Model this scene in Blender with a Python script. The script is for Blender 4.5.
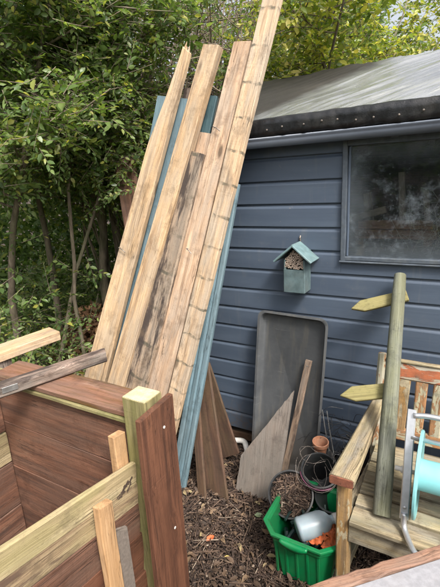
import bpy, math, random
import numpy as np
from mathutils import Vector, Matrix, noise as mn

random.seed(7)
RNG = np.random.default_rng(11)
R = math.radians
SC = bpy.context.scene
COL = SC.collection
for _o in list(bpy.data.objects):
    bpy.data.objects.remove(_o)

# ------------------------------------------------------------------ camera
# World frame: X runs along the shed's front wall, Y into the shed (front wall at Y = 0), Z up, metres.
CAM_P, CAM_R, CAM_YAW = R(15.12), R(-3.10), R(30.71)
CAM_LOC = Vector((0.0, -2.1166, 1.66))


def setup_camera():
    cp, sp = math.cos(CAM_P), math.sin(CAM_P)
    cy, sy = math.cos(CAM_YAW), math.sin(CAM_YAW)
    cr, sr = math.cos(CAM_R), math.sin(CAM_R)

    def cw(v):
        return Vector((v[0] * cy - v[1] * sy, v[0] * sy + v[1] * cy, v[2]))
    right, up, fwd = Vector((1, 0, 0)), Vector((0, sp, cp)), Vector((0, cp, -sp))
    ix, iy = cr * right + sr * up, -sr * right + cr * up
    ex, ey, ez = cw(ix), cw(iy), cw(-fwd)
    cam = bpy.data.cameras.new('camera')
    cam.sensor_fit = 'VERTICAL'
    cam.sensor_height = 24.0
    cam.lens = 24.0 * 420.0 / 587.0
    cam.clip_start = 0.02
    cam.clip_end = 2000
    o = bpy.data.objects.new('camera', cam)
    o.matrix_world = Matrix(((ex.x, ey.x, ez.x, CAM_LOC.x), (ex.y, ey.y, ez.y, CAM_LOC.y),
                             (ex.z, ey.z, ez.z, CAM_LOC.z), (0, 0, 0, 1)))
    COL.objects.link(o)
    SC.camera = o


setup_camera()

# ------------------------------------------------------------------ sky, sun, exposure
SUN_EL, SUN_AZ = R(50), R(124)     # azimuth clockwise from +Y: veiled sun high on the right, grazing the shed front
world = bpy.data.worlds.new('World')
SC.world = world
world.use_nodes = True
wn = world.node_tree
bg = wn.nodes['Background']
sky = wn.nodes.new('ShaderNodeTexSky')
sky.sky_type = 'NISHITA'
sky.sun_disc = False
sky.sun_elevation = SUN_EL
sky.sun_rotation = SUN_AZ
sky.air_density = 1.0
sky.dust_density = 6.0
sky.ozone_density = 0.6
hs = wn.nodes.new('ShaderNodeHueSaturation')
hs.inputs['Saturation'].default_value = 0.35      # thin overcast: the blue is washed out
wn.links.new(sky.outputs[0], hs.inputs['Color'])
wn.links.new(hs.outputs[0], bg.inputs['Color'])
bg.inputs['Strength'].default_value = 0.15

sl = bpy.data.lights.new('sun', 'SUN')
sl.energy = 2.2
sl.angle = R(12)
sl.color = (1.0, 0.95, 0.88)
so = bpy.data.objects.new('sun', sl)
sd = Vector((math.sin(SUN_AZ) * math.cos(SUN_EL), math.cos(SUN_AZ) * math.cos(SUN_EL), math.sin(SUN_EL)))
so.rotation_euler = sd.to_track_quat('Z', 'Y').to_euler()
so.location = (3, -4, 6)
COL.objects.link(so)

SC.view_settings.view_transform = 'Standard'
SC.view_settings.look = 'None'
SC.view_settings.exposure = 0.92
SC.view_settings.gamma = 1.0
SC.view_settings.use_curve_mapping = False
SC.render.engine = 'CYCLES'
SC.cycles.max_bounces = 6
SC.cycles.diffuse_bounces = 3
SC.cycles.glossy_bounces = 3
SC.cycles.use_adaptive_sampling = True
SC.cycles.adaptive_threshold = 0.02
SC.cycles.transparent_max_bounces = 12
SC.cycles.use_denoising = True


# ------------------------------------------------------------------ node helpers
class NT:
    def __init__(self, name):
        self.m = bpy.data.materials.new(name)
        self.m.use_nodes = True
        self.t = self.m.node_tree
        self.b = self.t.nodes['Principled BSDF']
        self.out = self.t.nodes['Material Output']

    def n(self, typ, **kw):
        nd = self.t.nodes.new(typ)
        for k, v in kw.items():
            setattr(nd, k, v)
        return nd

    def set(self, sock, v):
        if isinstance(v, bpy.types.NodeSocket):
            self.t.links.new(v, sock)
        else:
            if isinstance(v, tuple) and len(v) == 3 and sock.type == 'RGBA':
                v = (*v, 1)
            sock.default_value = v

    def coord(self, kind='Object', rnd=True):
        tc = self.n('ShaderNodeTexCoord')
        v = tc.outputs[kind]
        if rnd:
            oi = self.n('ShaderNodeObjectInfo')
            mu = self.n('ShaderNodeMath', operation='MULTIPLY')
            self.set(mu.inputs[0], oi.outputs['Random'])
            mu.inputs[1].default_value = 37.0
            ad = self.n('ShaderNodeVectorMath', operation='ADD')
            self.set(ad.inputs[0], v)
            self.set(ad.inputs[1], mu.outputs[0])
            v = ad.outputs[0]
        return v

    def scale(self, v, s):
        nd = self.n('ShaderNodeVectorMath', operation='MULTIPLY')
        self.set(nd.inputs[0], v)
        nd.inputs[1].default_value = s if isinstance(s, tuple) else (s, s, s)
        return nd.outputs[0]

    def noise(self, v, scale=1.0, detail=4.0, rough=0.55, dist=0.0):
        nd = self.n('ShaderNodeTexNoise')
        self.set(nd.inputs['Vector'], v)
        nd.inputs['Scale'].default_value = scale
        nd.inputs['Detail'].default_value = detail
        nd.inputs['Roughness'].default_value = rough
        nd.inputs['Distortion'].default_value = dist
        return nd.outputs[0]

    def ramp(self, f, lo, hi):
        nd = self.n('ShaderNodeMapRange')
        nd.interpolation_type = 'SMOOTHSTEP'
        self.set(nd.inputs[0], f)
        nd.inputs[1].default_value = lo
        nd.inputs[2].default_value = hi
        return nd.outputs[0]

    def cramp(self, f, stops):
        nd = self.n('ShaderNodeValToRGB')
        self.set(nd.inputs[0], f)
        e = nd.color_ramp.elements
        while len(e) < len(stops):
            e.new(0.5)
        for el, (p, c) in zip(e, stops):
            el.position = p
            el.color = (*c, 1)
        return nd.outputs[0]

    def math(self, op, a, b=0.0, c=None):
        nd = self.n('ShaderNodeMath', operation=op)
        self.set(nd.inputs[0], a)
        self.set(nd.inputs[1], b)
        if c is not None:
            self.set(nd.inputs[2], c)
        return nd.outputs[0]

    def mix(self, f, a, b, blend='MIX'):
        nd = self.n('ShaderNodeMix', data_type='RGBA', blend_type=blend)
        self.set(nd.inputs[0], f)
        self.set(nd.inputs[6], a)
        self.set(nd.inputs[7], b)
        return nd.outputs[2]

    def bump(self, h, strength=0.3, dist=0.002):
        nd = self.n('ShaderNodeBump')
        nd.inputs['Strength'].default_value = strength
        nd.inputs['Distance'].default_value = dist
        self.set(nd.inputs['Height'], h)
        self.set(self.b.inputs['Normal'], nd.outputs[0])

    def fin(self, col=None, rough=None, **kw):
        if col is not None:
            self.set(self.b.inputs['Base Color'], col)
        if rough is not None:
            self.set(self.b.inputs['Roughness'], rough)
        for k, v in kw.items():
            self.set(self.b.inputs[k.replace('_', ' ')], v)
        return self.m

    def sep(self, v):
        nd = self.n('ShaderNodeSeparateXYZ')
        self.set(nd.inputs[0], v)
        return nd.outputs


def wood(name, light, mid, dark, grey=0.0, stain=0.0, stain_col=(0.035, 0.025, 0.02), green=0.0,
         green_col=(0.16, 0.19, 0.05), bands=0.0, peel=0.0, peel_col=(0.4, 0.1, 0.03), knots=0.6, rough=0.78,
         saw=0.25, bump=0.5, stain_lo=0.52, dirt=0.55, crack=0.75):
    """Timber whose grain runs along the object's local X axis."""
    t = NT(name)
    v = t.coord()
    # the grain wavers, and bends round the knots
    wob = t.noise(t.scale(v, (1.3, 7, 7)), 1.0, 2.0)
    vo = t.n('ShaderNodeTexVoronoi')
    t.set(vo.inputs['Vector'], t.scale(v, (3.3, 9.5, 9.5)))
    vo.inputs['Scale'].default_value = 1.0
    ksel = t.math('GREATER_THAN', t.sep(vo.outputs['Color'])[0], 0.66)
    kd = vo.outputs['Distance']
    swell = t.math('MULTIPLY', t.math('SUBTRACT', 1.0, t.ramp(kd, 0.05, 0.42)), t.math('MULTIPLY', ksel, 0.016))
    cmb = t.n('ShaderNodeCombineXYZ')
    w2 = t.math('ADD', t.math('MULTIPLY', t.math('SUBTRACT', wob, 0.5), 0.05), swell)
    t.set(cmb.inputs[1], w2)
    t.set(cmb.inputs[2], w2)
    wv = t.n('ShaderNodeVectorMath', operation='ADD')
    t.set(wv.inputs[0], v)
    t.set(wv.inputs[1], cmb.outputs[0])
    g = wv.outputs[0]
    g1 = t.noise(t.scale(g, (1.4, 42, 42)), 1.0, 6.0, 0.66)
    g2 = t.noise(t.scale(g, (4.5, 300, 300)), 1.0, 3.0, 0.65)
    blot = t.noise(t.scale(v, (2.2, 9, 9)), 1.0, 5.0, 0.62)
    col = t.cramp(g1, [(0.33, dark), (0.47, mid), (0.64, light)])
    col = t.mix(t.math('MULTIPLY', t.ramp(g2, 0.50, 0.64), 0.62), col, dark)
    col = t.mix(t.math('MULTIPLY', t.ramp(blot, 0.45, 0.7), 0.5), col, tuple(0.55 * a for a in mid))
    if grey:
        gn = t.noise(t.scale(v, (3.5, 16, 16)), 1.0, 6.0, 0.68)
        lum = sum(mid) / 3
        col = t.mix(t.math('MULTIPLY', t.ramp(gn, 0.38, 0.62), grey), col, (lum * .86, lum * .84, lum * .76))
    # drying cracks: thin dark threads along the grain
    ck = t.noise(t.scale(g, (2.2, 95, 95)), 1.0, 2.0, 0.5)
    ckm = t.math('SUBTRACT', 1.0, t.ramp(t.math('ABSOLUTE', t.math('SUBTRACT', ck, 0.5)), 0.004, 0.022))
    ckm = t.math('MULTIPLY', ckm, t.ramp(t.noise(t.scale(v, (2.0, 14, 14)), 1.0, 3.0), 0.48, 0.62))
    col = t.mix(t.math('MULTIPLY', ckm, crack), col, tuple(0.16 * a for a in mid))
    if knots:
        k = t.math('SUBTRACT', 1.0, t.ramp(kd, 0.06, 0.16))
        k = t.math('MULTIPLY', t.math('MULTIPLY', k, ksel), knots)
        col = t.mix(k, col, tuple(0.20 * a for a in mid))
    if bands:
        x = t.sep(v)[0]
        wobx = t.math('MULTIPLY', t.math('SUBTRACT', t.noise(v, 22.0, 4.0), 0.5), 0.035)
        fr = t.math('FRACT', t.math('DIVIDE', t.math('ADD', x, wobx), bands))
        d = t.math('ABSOLUTE', t.math('SUBTRACT', fr, 0.5))
        bm_ = t.math('SUBTRACT', 1.0, t.ramp(d, 0.022, 0.062))
        bm_ = t.math('MULTIPLY', bm_, t.ramp(t.noise(v, 19.0, 5.0), 0.38, 0.6))
        col = t.mix(t.math('MULTIPLY', bm_, 0.85), col, (0.075, 0.072, 0.05))
    if stain:
        sn = t.noise(t.scale(v, (2.4, 15, 15)), 1.0, 8.0, 0.72)
        col = t.mix(t.math('MULTIPLY', t.ramp(sn, stain_lo, stain_lo + 0.10), stain), col, stain_col)
    if green:
        gn = t.noise(t.scale(v, (3.0, 9, 9)), 1.0, 6.0, 0.68)
        col = t.mix(t.math('MULTIPLY', t.ramp(gn, 0.40, 0.60), green), col, green_col)
    ph = g1
    if peel:
        pn = t.noise(t.scale(v, (7.0, 24, 24)), 1.0, 9.0, 0.66, 0.8)
        pm = t.ramp(pn, 0.58 - 0.14 * peel, 0.60 - 0.14 * peel)
        pc = t.mix(t.ramp(t.noise(v, 30.0, 6.0, 0.7), 0.35, 0.7), peel_col, tuple(0.5 * a for a in peel_col))
        col = t.mix(t.math('MULTIPLY', pm, 0.93), col, pc)
        ph = t.math('ADD', g1, t.math('MULTIPLY', pm, 0.8))
    # grime and specks
    dn = t.noise(v, 9.0, 9.0, 0.74)
    col = t.mix(t.math('MULTIPLY', t.ramp(dn, 0.50, 0.68), dirt), col, tuple(0.33 * a for a in mid))
    sp = t.noise(v, 95.0, 4.0, 0.7)
    col = t.mix(t.math('MULTIPLY', t.ramp(sp, 0.58, 0.70), dirt * 0.7), col, tuple(0.28 * a for a in mid))
    oi = t.n('ShaderNodeObjectInfo')
    hs_ = t.n('ShaderNodeHueSaturation')
    t.set(hs_.inputs['Value'], t.math('ADD', 0.90, t.math('MULTIPLY', oi.outputs['Random'], 0.2)))
    t.set(hs_.inputs['Color'], col)
    h = t.math('ADD', t.math('MULTIPLY', ph, 0.7), t.math('MULTIPLY', g2, 0.5))
    h = t.math('SUBTRACT', h, t.math('MULTIPLY', ckm, 1.2))
    if saw:
        h = t.math('ADD', h, t.math('MULTIPLY', t.noise(t.scale(v, (160, 6, 6)), 1.0, 2.0), saw))
    t.bump(h, bump, 0.005)
    return t.fin(hs_.outputs[0], rough)


def plain(name, col, rough=0.5, var=0.25, scale=18.0, dirt=0.0, dirt_col=(0.12, 0.1, 0.075), bump=0.1, **kw):
    """Painted, moulded or mineral surface with tonal variation, grime and fine relief."""
    t = NT(name)
    v = t.coord()
    n1 = t.noise(v, scale, 6.0, 0.65)
    c = t.mix(t.ramp(n1, 0.3, 0.72), tuple(a * (1 - var) for a in col), tuple(min(1, a * (1 + var)) for a in col))
    if dirt:
        n2 = t.noise(v, scale * 0.37, 7.0, 0.68)
        c = t.mix(t.math('MULTIPLY', t.ramp(n2, 0.45, 0.68), dirt), c, dirt_col)
    r = t.math('ADD', rough - 0.1, t.math('MULTIPLY', n1, 0.2))
    if bump:
        t.bump(t.noise(v, scale * 6, 4.0, 0.6), bump, 0.002)
    return t.fin(c, r, **kw)


def leafmat(name, stops, trans=0.48, rough=0.36):
    t = NT(name)
    geo = t.n('ShaderNodeNewGeometry')
    col = t.cramp(geo.outputs['Random Per Island'], stops)
    v = t.coord(rnd=False)
    n1 = t.noise(v, 1.7, 3.0)
    col = t.mix(t.math('MULTIPLY', t.ramp(n1, 0.35, 0.7), 0.35), col, (0.05, 0.085, 0.02), 'MULTIPLY') if False else col
    t.fin(col, rough)
    t.set(t.b.inputs['Specular IOR Level'], 0.5)
    tr = t.n('ShaderNodeBsdfTranslucent')
    tc = t.mix(1.0, col, (1.0, 1.0, 0.45), 'MULTIPLY')
    hs_ = t.n('ShaderNodeHueSaturation')
    hs_.inputs['Value'].default_value = 1.5
    t.set(hs_.inputs['Color'], tc)
    t.set(tr.inputs[0], hs_.outputs[0])
    mx = t.n('ShaderNodeMixShader')
    mx.inputs[0].default_value = trans
    t.t.links.new(t.b.outputs[0], mx.inputs[1])
    t.t.links.new(tr.outputs[0], mx.inputs[2])
    t.t.links.new(mx.outputs[0], t.out.inputs[0])
    return t.m


# ------------------------------------------------------------------ object helpers
def wm(o):
    m = o.matrix_basis.copy()
    return wm(o.parent) @ m if o.parent else m


def tag(o, label=None, cat=None, group=None, kind=None):
    if label:
        o['label'] = label
    if cat:
        o['category'] = cat
    if group:
        o['group'] = group
    if kind:
        o['kind'] = kind
    return o


def thing(name, label, cat, loc, group=None):
    o = bpy.data.objects.new(name, None)
    o.empty_display_size = 0.05
    o.location = loc
    COL.objects.link(o)
    return tag(o, label, cat, group)


def link(name, me, mat, parent=None, M=None, smooth=False):
    o = bpy.data.objects.new(name, me)
    if mat is not None and not me.materials:
        me.materials.append(mat)
    M = M or Matrix.Identity(4)
    if parent is not None:
        o.parent = parent
        o.matrix_basis = wm(parent).inverted() @ M
    else:
        o.matrix_basis = M
    COL.objects.link(o)
    if smooth:
        me.polygons.foreach_set('use_smooth', [True] * len(me.polygons))
    return o


def mk(name, verts, faces, mat, parent=None, M=None, smooth=False):
    me = bpy.data.meshes.new(name)
    me.from_pydata([tuple(v) for v in verts], [], faces)
    me.update()
    return link(name, me, mat, parent, M, smooth)


def mk_np(name, V, F, mat, parent=None, smooth=False, M=None):
    me = bpy.data.meshes.new(name)
    V = np.asarray(V, np.float32)
    F = np.asarray(F, np.int32)
    me.vertices.add(len(V))
    me.vertices.foreach_set('co', V.ravel())
    k = F.shape[1]
    me.loops.add(F.size)
    me.loops.foreach_set('vertex_index', F.ravel())
    me.polygons.add(len(F))
    me.polygons.foreach_set('loop_start', np.arange(0, F.size, k, dtype=np.int32))
    me.polygons.foreach_set('loop_total', np.full(len(F), k, np.int32))
    me.update(calc_edges=True)
    me.validate()
    return link(name, me, mat, parent, M, smooth)


def origin_mat(p):
    return Matrix.Translation(Vector(p))


def frame(A, B, up):
    A, B, up = Vector(A), Vector(B), Vector(up)
    x = (B - A).normalized()
    z = (up - x * up.dot(x)).normalized()
    y = z.cross(x)
    return Matrix(((x.x, y.x, z.x, A.x), (x.y, y.y, z.y, A.y), (x.z, y.z, z.z, A.z), (0, 0, 0, 1)))


_sd = [0]


def board(name, A, B, up, w, t, mat, parent=None, w2=None, ch=0.003, seg=None, jit=0.0012, bow=0.0, endA=0.0, endB=0.0,
          ragged=0.0):
    """Sawn timber from A to B: width w (w2 at B) across, thickness t along 'up', eased edges, slight bow and wobble.
    endA/endB skew the end cuts."""
    _sd[0] += 1
    rr = random.Random(_sd[0])
    A, B = Vector(A), Vector(B)
    L = (B - A).length
    seg = seg or max(2, min(14, int(L / 0.12)))
    w2 = w if w2 is None else w2
    ch = min(ch, 0.3 * t, 0.3 * w)
    V, F = [], []
    for i in range(seg + 1):
        s = i / seg
        ww = w + (w2 - w) * s
        a, b = ww / 2, t / 2
        sec = [(-a + ch, -b), (a - ch, -b), (a, -b + ch), (a, b - ch), (a - ch, b), (-a + ch, b), (-a, b - ch), (-a, -b + ch)]
        bo = bow * math.sin(math.pi * s)
        jy, jz = rr.uniform(-jit, jit), rr.uniform(-jit, jit)
        for (y, z) in sec:
            x = s * L
            if i == 0:
                x += endA * y / max(w, 1e-6) + rr.uniform(-ragged, ragged)
            if i == seg:
                x += endB * y / max(w, 1e-6) + rr.uniform(-ragged, ragged)
            V.append((x, y + jy + rr.uniform(-jit, jit) * 0.4, z + jz + bo + rr.uniform(-jit, jit) * 0.4))
    for i in range(seg):
        for k in range(8):
            a0, b0 = i * 8 + k, i * 8 + (k + 1) % 8
            F.append((a0, b0, b0 + 8, a0 + 8))
    F = [tuple(reversed(f)) for f in F]
    F.append(tuple(range(8)))
    F.append(tuple(reversed(range(seg * 8, seg * 8 + 8))))
    F = [tuple(reversed(f)) for f in F]
    return mk(name, V, F, mat, parent, frame(A, B, up))


def tube_vf(path, radii, sides=8, cap=True):
    pts = [Vector(p) for p in path]
    n = len(pts)
    if not hasattr(radii, '__len__'):
        radii = [radii] * n
    V, F = [], []
    prev = None
    for i, p in enumerate(pts):
        d = (pts[min(i + 1, n - 1)] - pts[max(i - 1, 0)]).normalized()
        if prev is None:
            ref = Vector((0, 0, 1)) if abs(d.z) < 0.9 else Vector((1, 0, 0))
            u = d.cross(ref).normalized()
        else:
            u = (prev - d * prev.dot(d)).normalized()
        prev = u
        w = d.cross(u)
        for k in range(sides):
            a = 2 * math.pi * k / sides
            V.append(tuple(p + radii[i] * (math.cos(a) * u + math.sin(a) * w)))
    for i in range(n - 1):
        for k in range(sides):
            a, b = i * sides + k, i * sides + (k + 1) % sides
            F.append((a, b, b + sides, a + sides))
    if cap:
        F.append(tuple(reversed(range(sides))))
        F.append(tuple(range((n - 1) * sides, n * sides)))
    return V, F


def tube(name, path, radii, mat, parent=None, sides=10, smooth=True):
    o0 = Vector(path[0])
    V, F = tube_vf([Vector(p) - o0 for p in path], radii, sides)
    return mk(name, V, F, mat, parent, origin_mat(o0), smooth)


def merge(parts):
    V, F = [], []
    for v, f in parts:
        k = len(V)
        V += v
        F += [tuple(i + k for i in q) for q in f]
    return V, F


def spline(pts, n=8):
    pts = [Vector(p) for p in pts]
    P = [2 * pts[0] - pts[1]] + pts + [2 * pts[-1] - pts[-2]]
    out = []
    for i in range(1, len(P) - 2):
        for k in range(n):
            t = k / n
            a, b, c, d = P[i - 1], P[i], P[i + 1], P[i + 2]
            out.append(0.5 * ((2 * b) + (c - a) * t + (2 * a - 5 * b + 4 * c - d) * t * t + (3 * b - a - 3 * c + d) * t ** 3))
    out.append(pts[-1])
    return out


def lathe_vf(profile, sides=32):
    V, F = [], []
    for (r, z) in profile:
        for k in range(sides):
            a = 2 * math.pi * k / sides
            V.append((r * math.cos(a), r * math.sin(a), z))
    for i in range(len(profile) - 1):
        for k in range(sides):
            a, b = i * sides + k, i * sides + (k + 1) % sides
            F.append((a, b, b + sides, a + sides))
    return V, F


def rot_mats(N, tilt=None, rng=RNG):
    """N random rotation matrices; tilt = max angle of local z from world up (None: any)."""
    az = rng.uniform(0, 2 * np.pi, N)
    if tilt is None:
        cz = rng.uniform(-1, 1, N)
    else:
        cz = np.cos(np.abs(rng.normal(0, tilt, N)))
    sz = np.sqrt(np.maximum(0, 1 - cz ** 2))
    z = np.stack([sz * np.cos(az), sz * np.sin(az), cz], 1)
    return frames_from_z(z, rng)


def frames_from_z(z, rng=RNG):
    N = len(z)
    a = rng.normal(size=(N, 3))
    x = a - (a * z).sum(1, keepdims=True) * z
    x /= np.linalg.norm(x, axis=1, keepdims=True)
    y = np.cross(z, x)
    return np.stack([x, y, z], 2)


def scatter_vf(tv, tf, M, T, S):
    tv = np.asarray(tv, float)
    S = np.asarray(S, float)
    if S.ndim == 1:
        S = np.repeat(S[:, None], 3, 1)
    P = tv[None] * S[:, None, :]
    V = np.einsum('nij,nkj->nki', M, P) + T[:, None, :]
    N, k = len(T), len(tv)
    F = (np.asarray(tf)[None] + (np.arange(N) * k)[:, None, None]).reshape(-1, len(tf[0]))
    return V.reshape(-1, 3), F


LEAF_V = [(0, 0, 0), (.30, .21, .07), (.68, .19, .05), (1, 0, -.10), (.68, -.19, .05), (.30, -.21, .07), (.30, 0, 0), (.68, 0, -.02)]
LEAF_F = [(0, 6, 1), (6, 7, 2), (6, 2, 1), (7, 3, 2), (0, 5, 6), (6, 5, 4), (6, 4, 7), (7, 4, 3)]
CHIP_V = [(-.5, -.5, -.5), (.5, -.4, -.5), (.42, .5, -.5), (-.5, .38, -.5), (-.45, -.4, .5), (.4, -.5, .5), (.5, .42, .5), (-.4, .5, .5)]
CHIP_F = [(3, 2, 1, 0), (4, 5, 6, 7), (0, 1, 5, 4), (1, 2, 6, 5), (2, 3, 7, 6), (3, 0, 4, 7)]

# ------------------------------------------------------------------ materials
M_SHED = None


def shed_paint():
    t = NT('shed_paint')
    v = t.coord()
    n1 = t.noise(t.scale(v, (2, 12, 12)), 1.0, 5.0)
    n2 = t.noise(v, 9.0, 7.0, 0.7)
    c = t.mix(t.ramp(n1, 0.3, 0.7), (0.060, 0.081, 0.117), (0.075, 0.099, 0.138))
    c = t.mix(t.math('MULTIPLY', t.ramp(n2, 0.54, 0.78), 0.35), c, (0.14, 0.15, 0.155))
    chip = t.ramp(t.noise(v, 55.0, 5.0, 0.6), 0.69, 0.72)
    c = t.mix(t.math('MULTIPLY', chip, 0.5), c, (0.19, 0.175, 0.15))
    gz = t.sep(t.n('ShaderNodeNewGeometry').outputs['Position'])[2]
    mud = t.math('SUBTRACT', 1.0, t.ramp(t.math('ADD', gz, t.math('MULTIPLY', t.math('SUBTRACT', n2, 0.5), 0.5)), 0.08, 0.34))
    mud = t.math('MULTIPLY', mud, t.ramp(t.noise(v, 45.0, 5.0, 0.7), 0.40, 0.62))
    c = t.mix(t.math('MULTIPLY', mud, 0.6), c, (0.10, 0.075, 0.055))
    drip = t.noise(t.scale(v, (34, 1, 2.5)), 1.0, 4.0, 0.6)
    c = t.mix(t.math('MULTIPLY', t.ramp(drip, 0.58, 0.72), 0.22), c, (0.135, 0.145, 0.15))
    h = t.math('ADD', t.noise(t.scale(v, (3, 130, 130)), 1.0, 4.0), t.math('MULTIPLY', n2, 0.5))
    t.bump(h, 0.22, 0.002)
    return t.fin(c, t.math('ADD', 0.38, t.math('MULTIPLY', n2, 0.25)))


M_SHED = shed_paint()
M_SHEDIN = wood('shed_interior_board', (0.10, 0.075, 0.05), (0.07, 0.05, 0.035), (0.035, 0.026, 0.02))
M_FRAME = plain('window_frame_paint', (0.075, 0.092, 0.115), 0.5, 0.25, 25, dirt=0.4, dirt_col=(0.14, 0.145, 0.13), bump=0.15)
M_GUTTER = plain('gutter_plastic', (0.115, 0.135, 0.17), 0.32, 0.1, 6, dirt=0.25, dirt_col=(0.12, 0.12, 0.12), bump=0.03)
M_STRIP = plain('black_felt_strip', (0.013, 0.014, 0.016), 0.33, 0.4, 30, dirt=0.35, dirt_col=(0.07, 0.065, 0.06), bump=0.5)
M_METAL = plain('galvanised_metal', (0.55, 0.55, 0.55), 0.4, 0.2, 40, Metallic=0.9)
M_ALU = plain('aluminium', (0.62, 0.63, 0.66), 0.33, 0.14, 12, dirt=0.25, dirt_col=(0.3, 0.29, 0.28), Metallic=0.75, bump=0.03)
M_PALE = wood('pale_sawn_softwood', (0.67, 0.48, 0.295), (0.545, 0.365, 0.205), (0.27, 0.165, 0.09), grey=0.35, stain=0.6, stain_lo=0.57,
              stain_col=(0.16, 0.105, 0.068), knots=0.9, dirt=0.5)
M_PALE2 = wood('pale_pinkish_softwood', (0.63, 0.445, 0.305), (0.50, 0.335, 0.215), (0.25, 0.155, 0.095), grey=0.4, stain=0.6, stain_lo=0.57,
               stain_col=(0.15, 0.10, 0.07), knots=0.9, dirt=0.55)
M_BAND = wood('banded_softwood', (0.65, 0.475, 0.315), (0.525, 0.365, 0.225), (0.27, 0.178, 0.105), grey=0.45, stain=0.55, stain_lo=0.57,
              stain_col=(0.16, 0.115, 0.075), bands=0.158, knots=0.8, dirt=0.5)
M_STAINED = wood('stained_softwood', (0.46, 0.34, 0.235), (0.34, 0.24, 0.16), (0.15, 0.10, 0.065), grey=0.4, stain=0.95, stain_lo=0.478,
                 stain_col=(0.040, 0.029, 0.026), bands=0.21, dirt=0.8)
M_WEATHER = wood('weathered_dark_timber', (0.40, 0.30, 0.245), (0.25, 0.175, 0.135), (0.08, 0.053, 0.043), grey=0.5, stain=0.9, stain_lo=0.48,
                 stain_col=(0.040, 0.027, 0.023), dirt=0.7)
M_BROWN = wood('brown_stained_board', (0.195, 0.084, 0.048), (0.142, 0.060, 0.035), (0.075, 0.033, 0.021), knots=0.35, rough=0.55,
               stain=0.4, stain_lo=0.59, stain_col=(0.06, 0.036, 0.028), saw=0.4, dirt=0.35, crack=.5)
M_BROWN_IN = wood('weathered_brown_board', (0.235, 0.115, 0.072), (0.165, 0.076, 0.047), (0.085, 0.041, 0.028), knots=0.35, rough=0.6,
                  grey=0.25, stain=0.45, stain_lo=0.60, stain_col=(0.235, 0.155, 0.11), saw=0.5, dirt=0.5)
M_CAP = wood('faded_brown_cap', (0.31, 0.16, 0.105), (0.22, 0.105, 0.067), (0.12, 0.06, -0.06), knots=0.35, rough=0.62, grey=0.3,
             stain=0.5, stain_lo=0.57, stain_col=(0.36, 0.235, 0.175))
M_OLDBROWN = wood('old_brown_fence_board', (0.15, 0.080, 0.048), (0.105, 0.054, 0.033), (0.055, 0.030, 0.020), grey=0.2, green=0.3,
                  green_col=(0.12, 0.09, 0.04), knots=0.3)
M_GREENPOST = wood('green_treated_post', (0.33, 0.285, 0.145), (0.235, 0.20, 0.09), (0.115, 0.10, 0.045), green=0.5, green_col=(0.165, 0.17, 0.048))
M_ENDGRAIN = plain('fresh_sawn_end', (0.52, 0.46, 0.29), 0.8, 0.25, 40, dirt=0.5, dirt_col=(0.33, 0.30, 0.12), bump=0.3)
M_YELLOWGREEN = wood('yellow_green_plank', (0.49, 0.40, 0.245), (0.385, 0.30, 0.17), (0.22, 0.17, 0.09), green=0.35, green_col=(0.29, 0.265, 0.10),
                     stain=0.5, stain_lo=0.60, stain_col=(0.13, 0.09, 0.055), dirt=0.6)
M_STAKE = wood('orange_softwood_stake', (0.58, 0.37, 0.205), (0.49, 0.295, 0.148), (0.34, 0.19, 0.085), knots=0.85, dirt=0.3)
M_DAMP = plain('charred_knot', (0.065, 0.042, 0.03), 0.9, 0.4, 60)
M_MIXED = wood('half_stained_plank', (0.42, 0.33, 0.195), (0.29, 0.205, 0.12), (0.15, 0.10, 0.06), stain=0.9, stain_lo=0.46,
               stain_col=(0.095, 0.055, 0.04), green=0.3, green_col=(0.26, 0.235, 0.10))
M_BATTEN = wood('weathered_thin_batten', (0.42, 0.30, 0.21), (0.30, 0.205, 0.14), (0.13, 0.085, 0.058), grey=0.4, stain=0.85, stain_lo=0.51, stain_col=(0.07, 0.047, 0.036))
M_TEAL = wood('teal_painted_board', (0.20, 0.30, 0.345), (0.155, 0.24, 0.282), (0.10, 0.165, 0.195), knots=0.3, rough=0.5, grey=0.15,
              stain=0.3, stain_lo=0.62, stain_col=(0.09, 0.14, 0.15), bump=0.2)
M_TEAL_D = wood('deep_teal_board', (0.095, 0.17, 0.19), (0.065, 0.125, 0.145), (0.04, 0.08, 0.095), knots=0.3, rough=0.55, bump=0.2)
M_TRAY = plain('grey_plastic_tray', (0.070, 0.075, 0.080), 0.52, 0.22, 10, dirt=0.6, dirt_col=(0.11, 0.104, 0.088), bump=0.1)
M_SLAB = plain('grey_cement_board', (0.175, 0.145, 0.122), 0.9, 0.22, 90, dirt=0.45, dirt_col=(0.125, 0.10, 0.082), bump=0.5)


def tray_mat():
    t = NT('grey_plastic_tray')
    v = t.coord()
    n1 = t.noise(v, 7.0, 8.0, 0.72)
    run = t.noise(t.scale(v, (26, 3.0, 8)), 1.0, 6.0, 0.65)          # rain tracks down its length
    scr = t.noise(t.scale(v, (9, 120, 9)), 1.0, 3.0)
    c = t.cramp(n1, [(0.3, (0.055, 0.059, 0.064)), (0.7, (0.092, 0.097, 0.102))])
    c = t.mix(t.math('MULTIPLY', t.ramp(run, 0.48, 0.68), 0.55), c, (0.135, 0.126, 0.105))
    c = t.mix(t.math('MULTIPLY', t.ramp(scr, 0.66, 0.72), 0.45), c, (0.17, 0.17, 0.17))
    foot = t.math('SUBTRACT', 1.0, t.ramp(t.math('ADD', t.sep(t.n('ShaderNodeNewGeometry').outputs['Position'])[2], t.math('MULTIPLY', n1, 0.3)), 0.2, 0.5))
    c = t.mix(t.math('MULTIPLY', foot, 0.6), c, (0.10, 0.08, 0.06))
    t.bump(t.math('ADD', n1, scr), 0.15, 0.002)
    return t.fin(c, t.math('ADD', 0.4, t.math('MULTIPLY', run, 0.3)))


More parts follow.
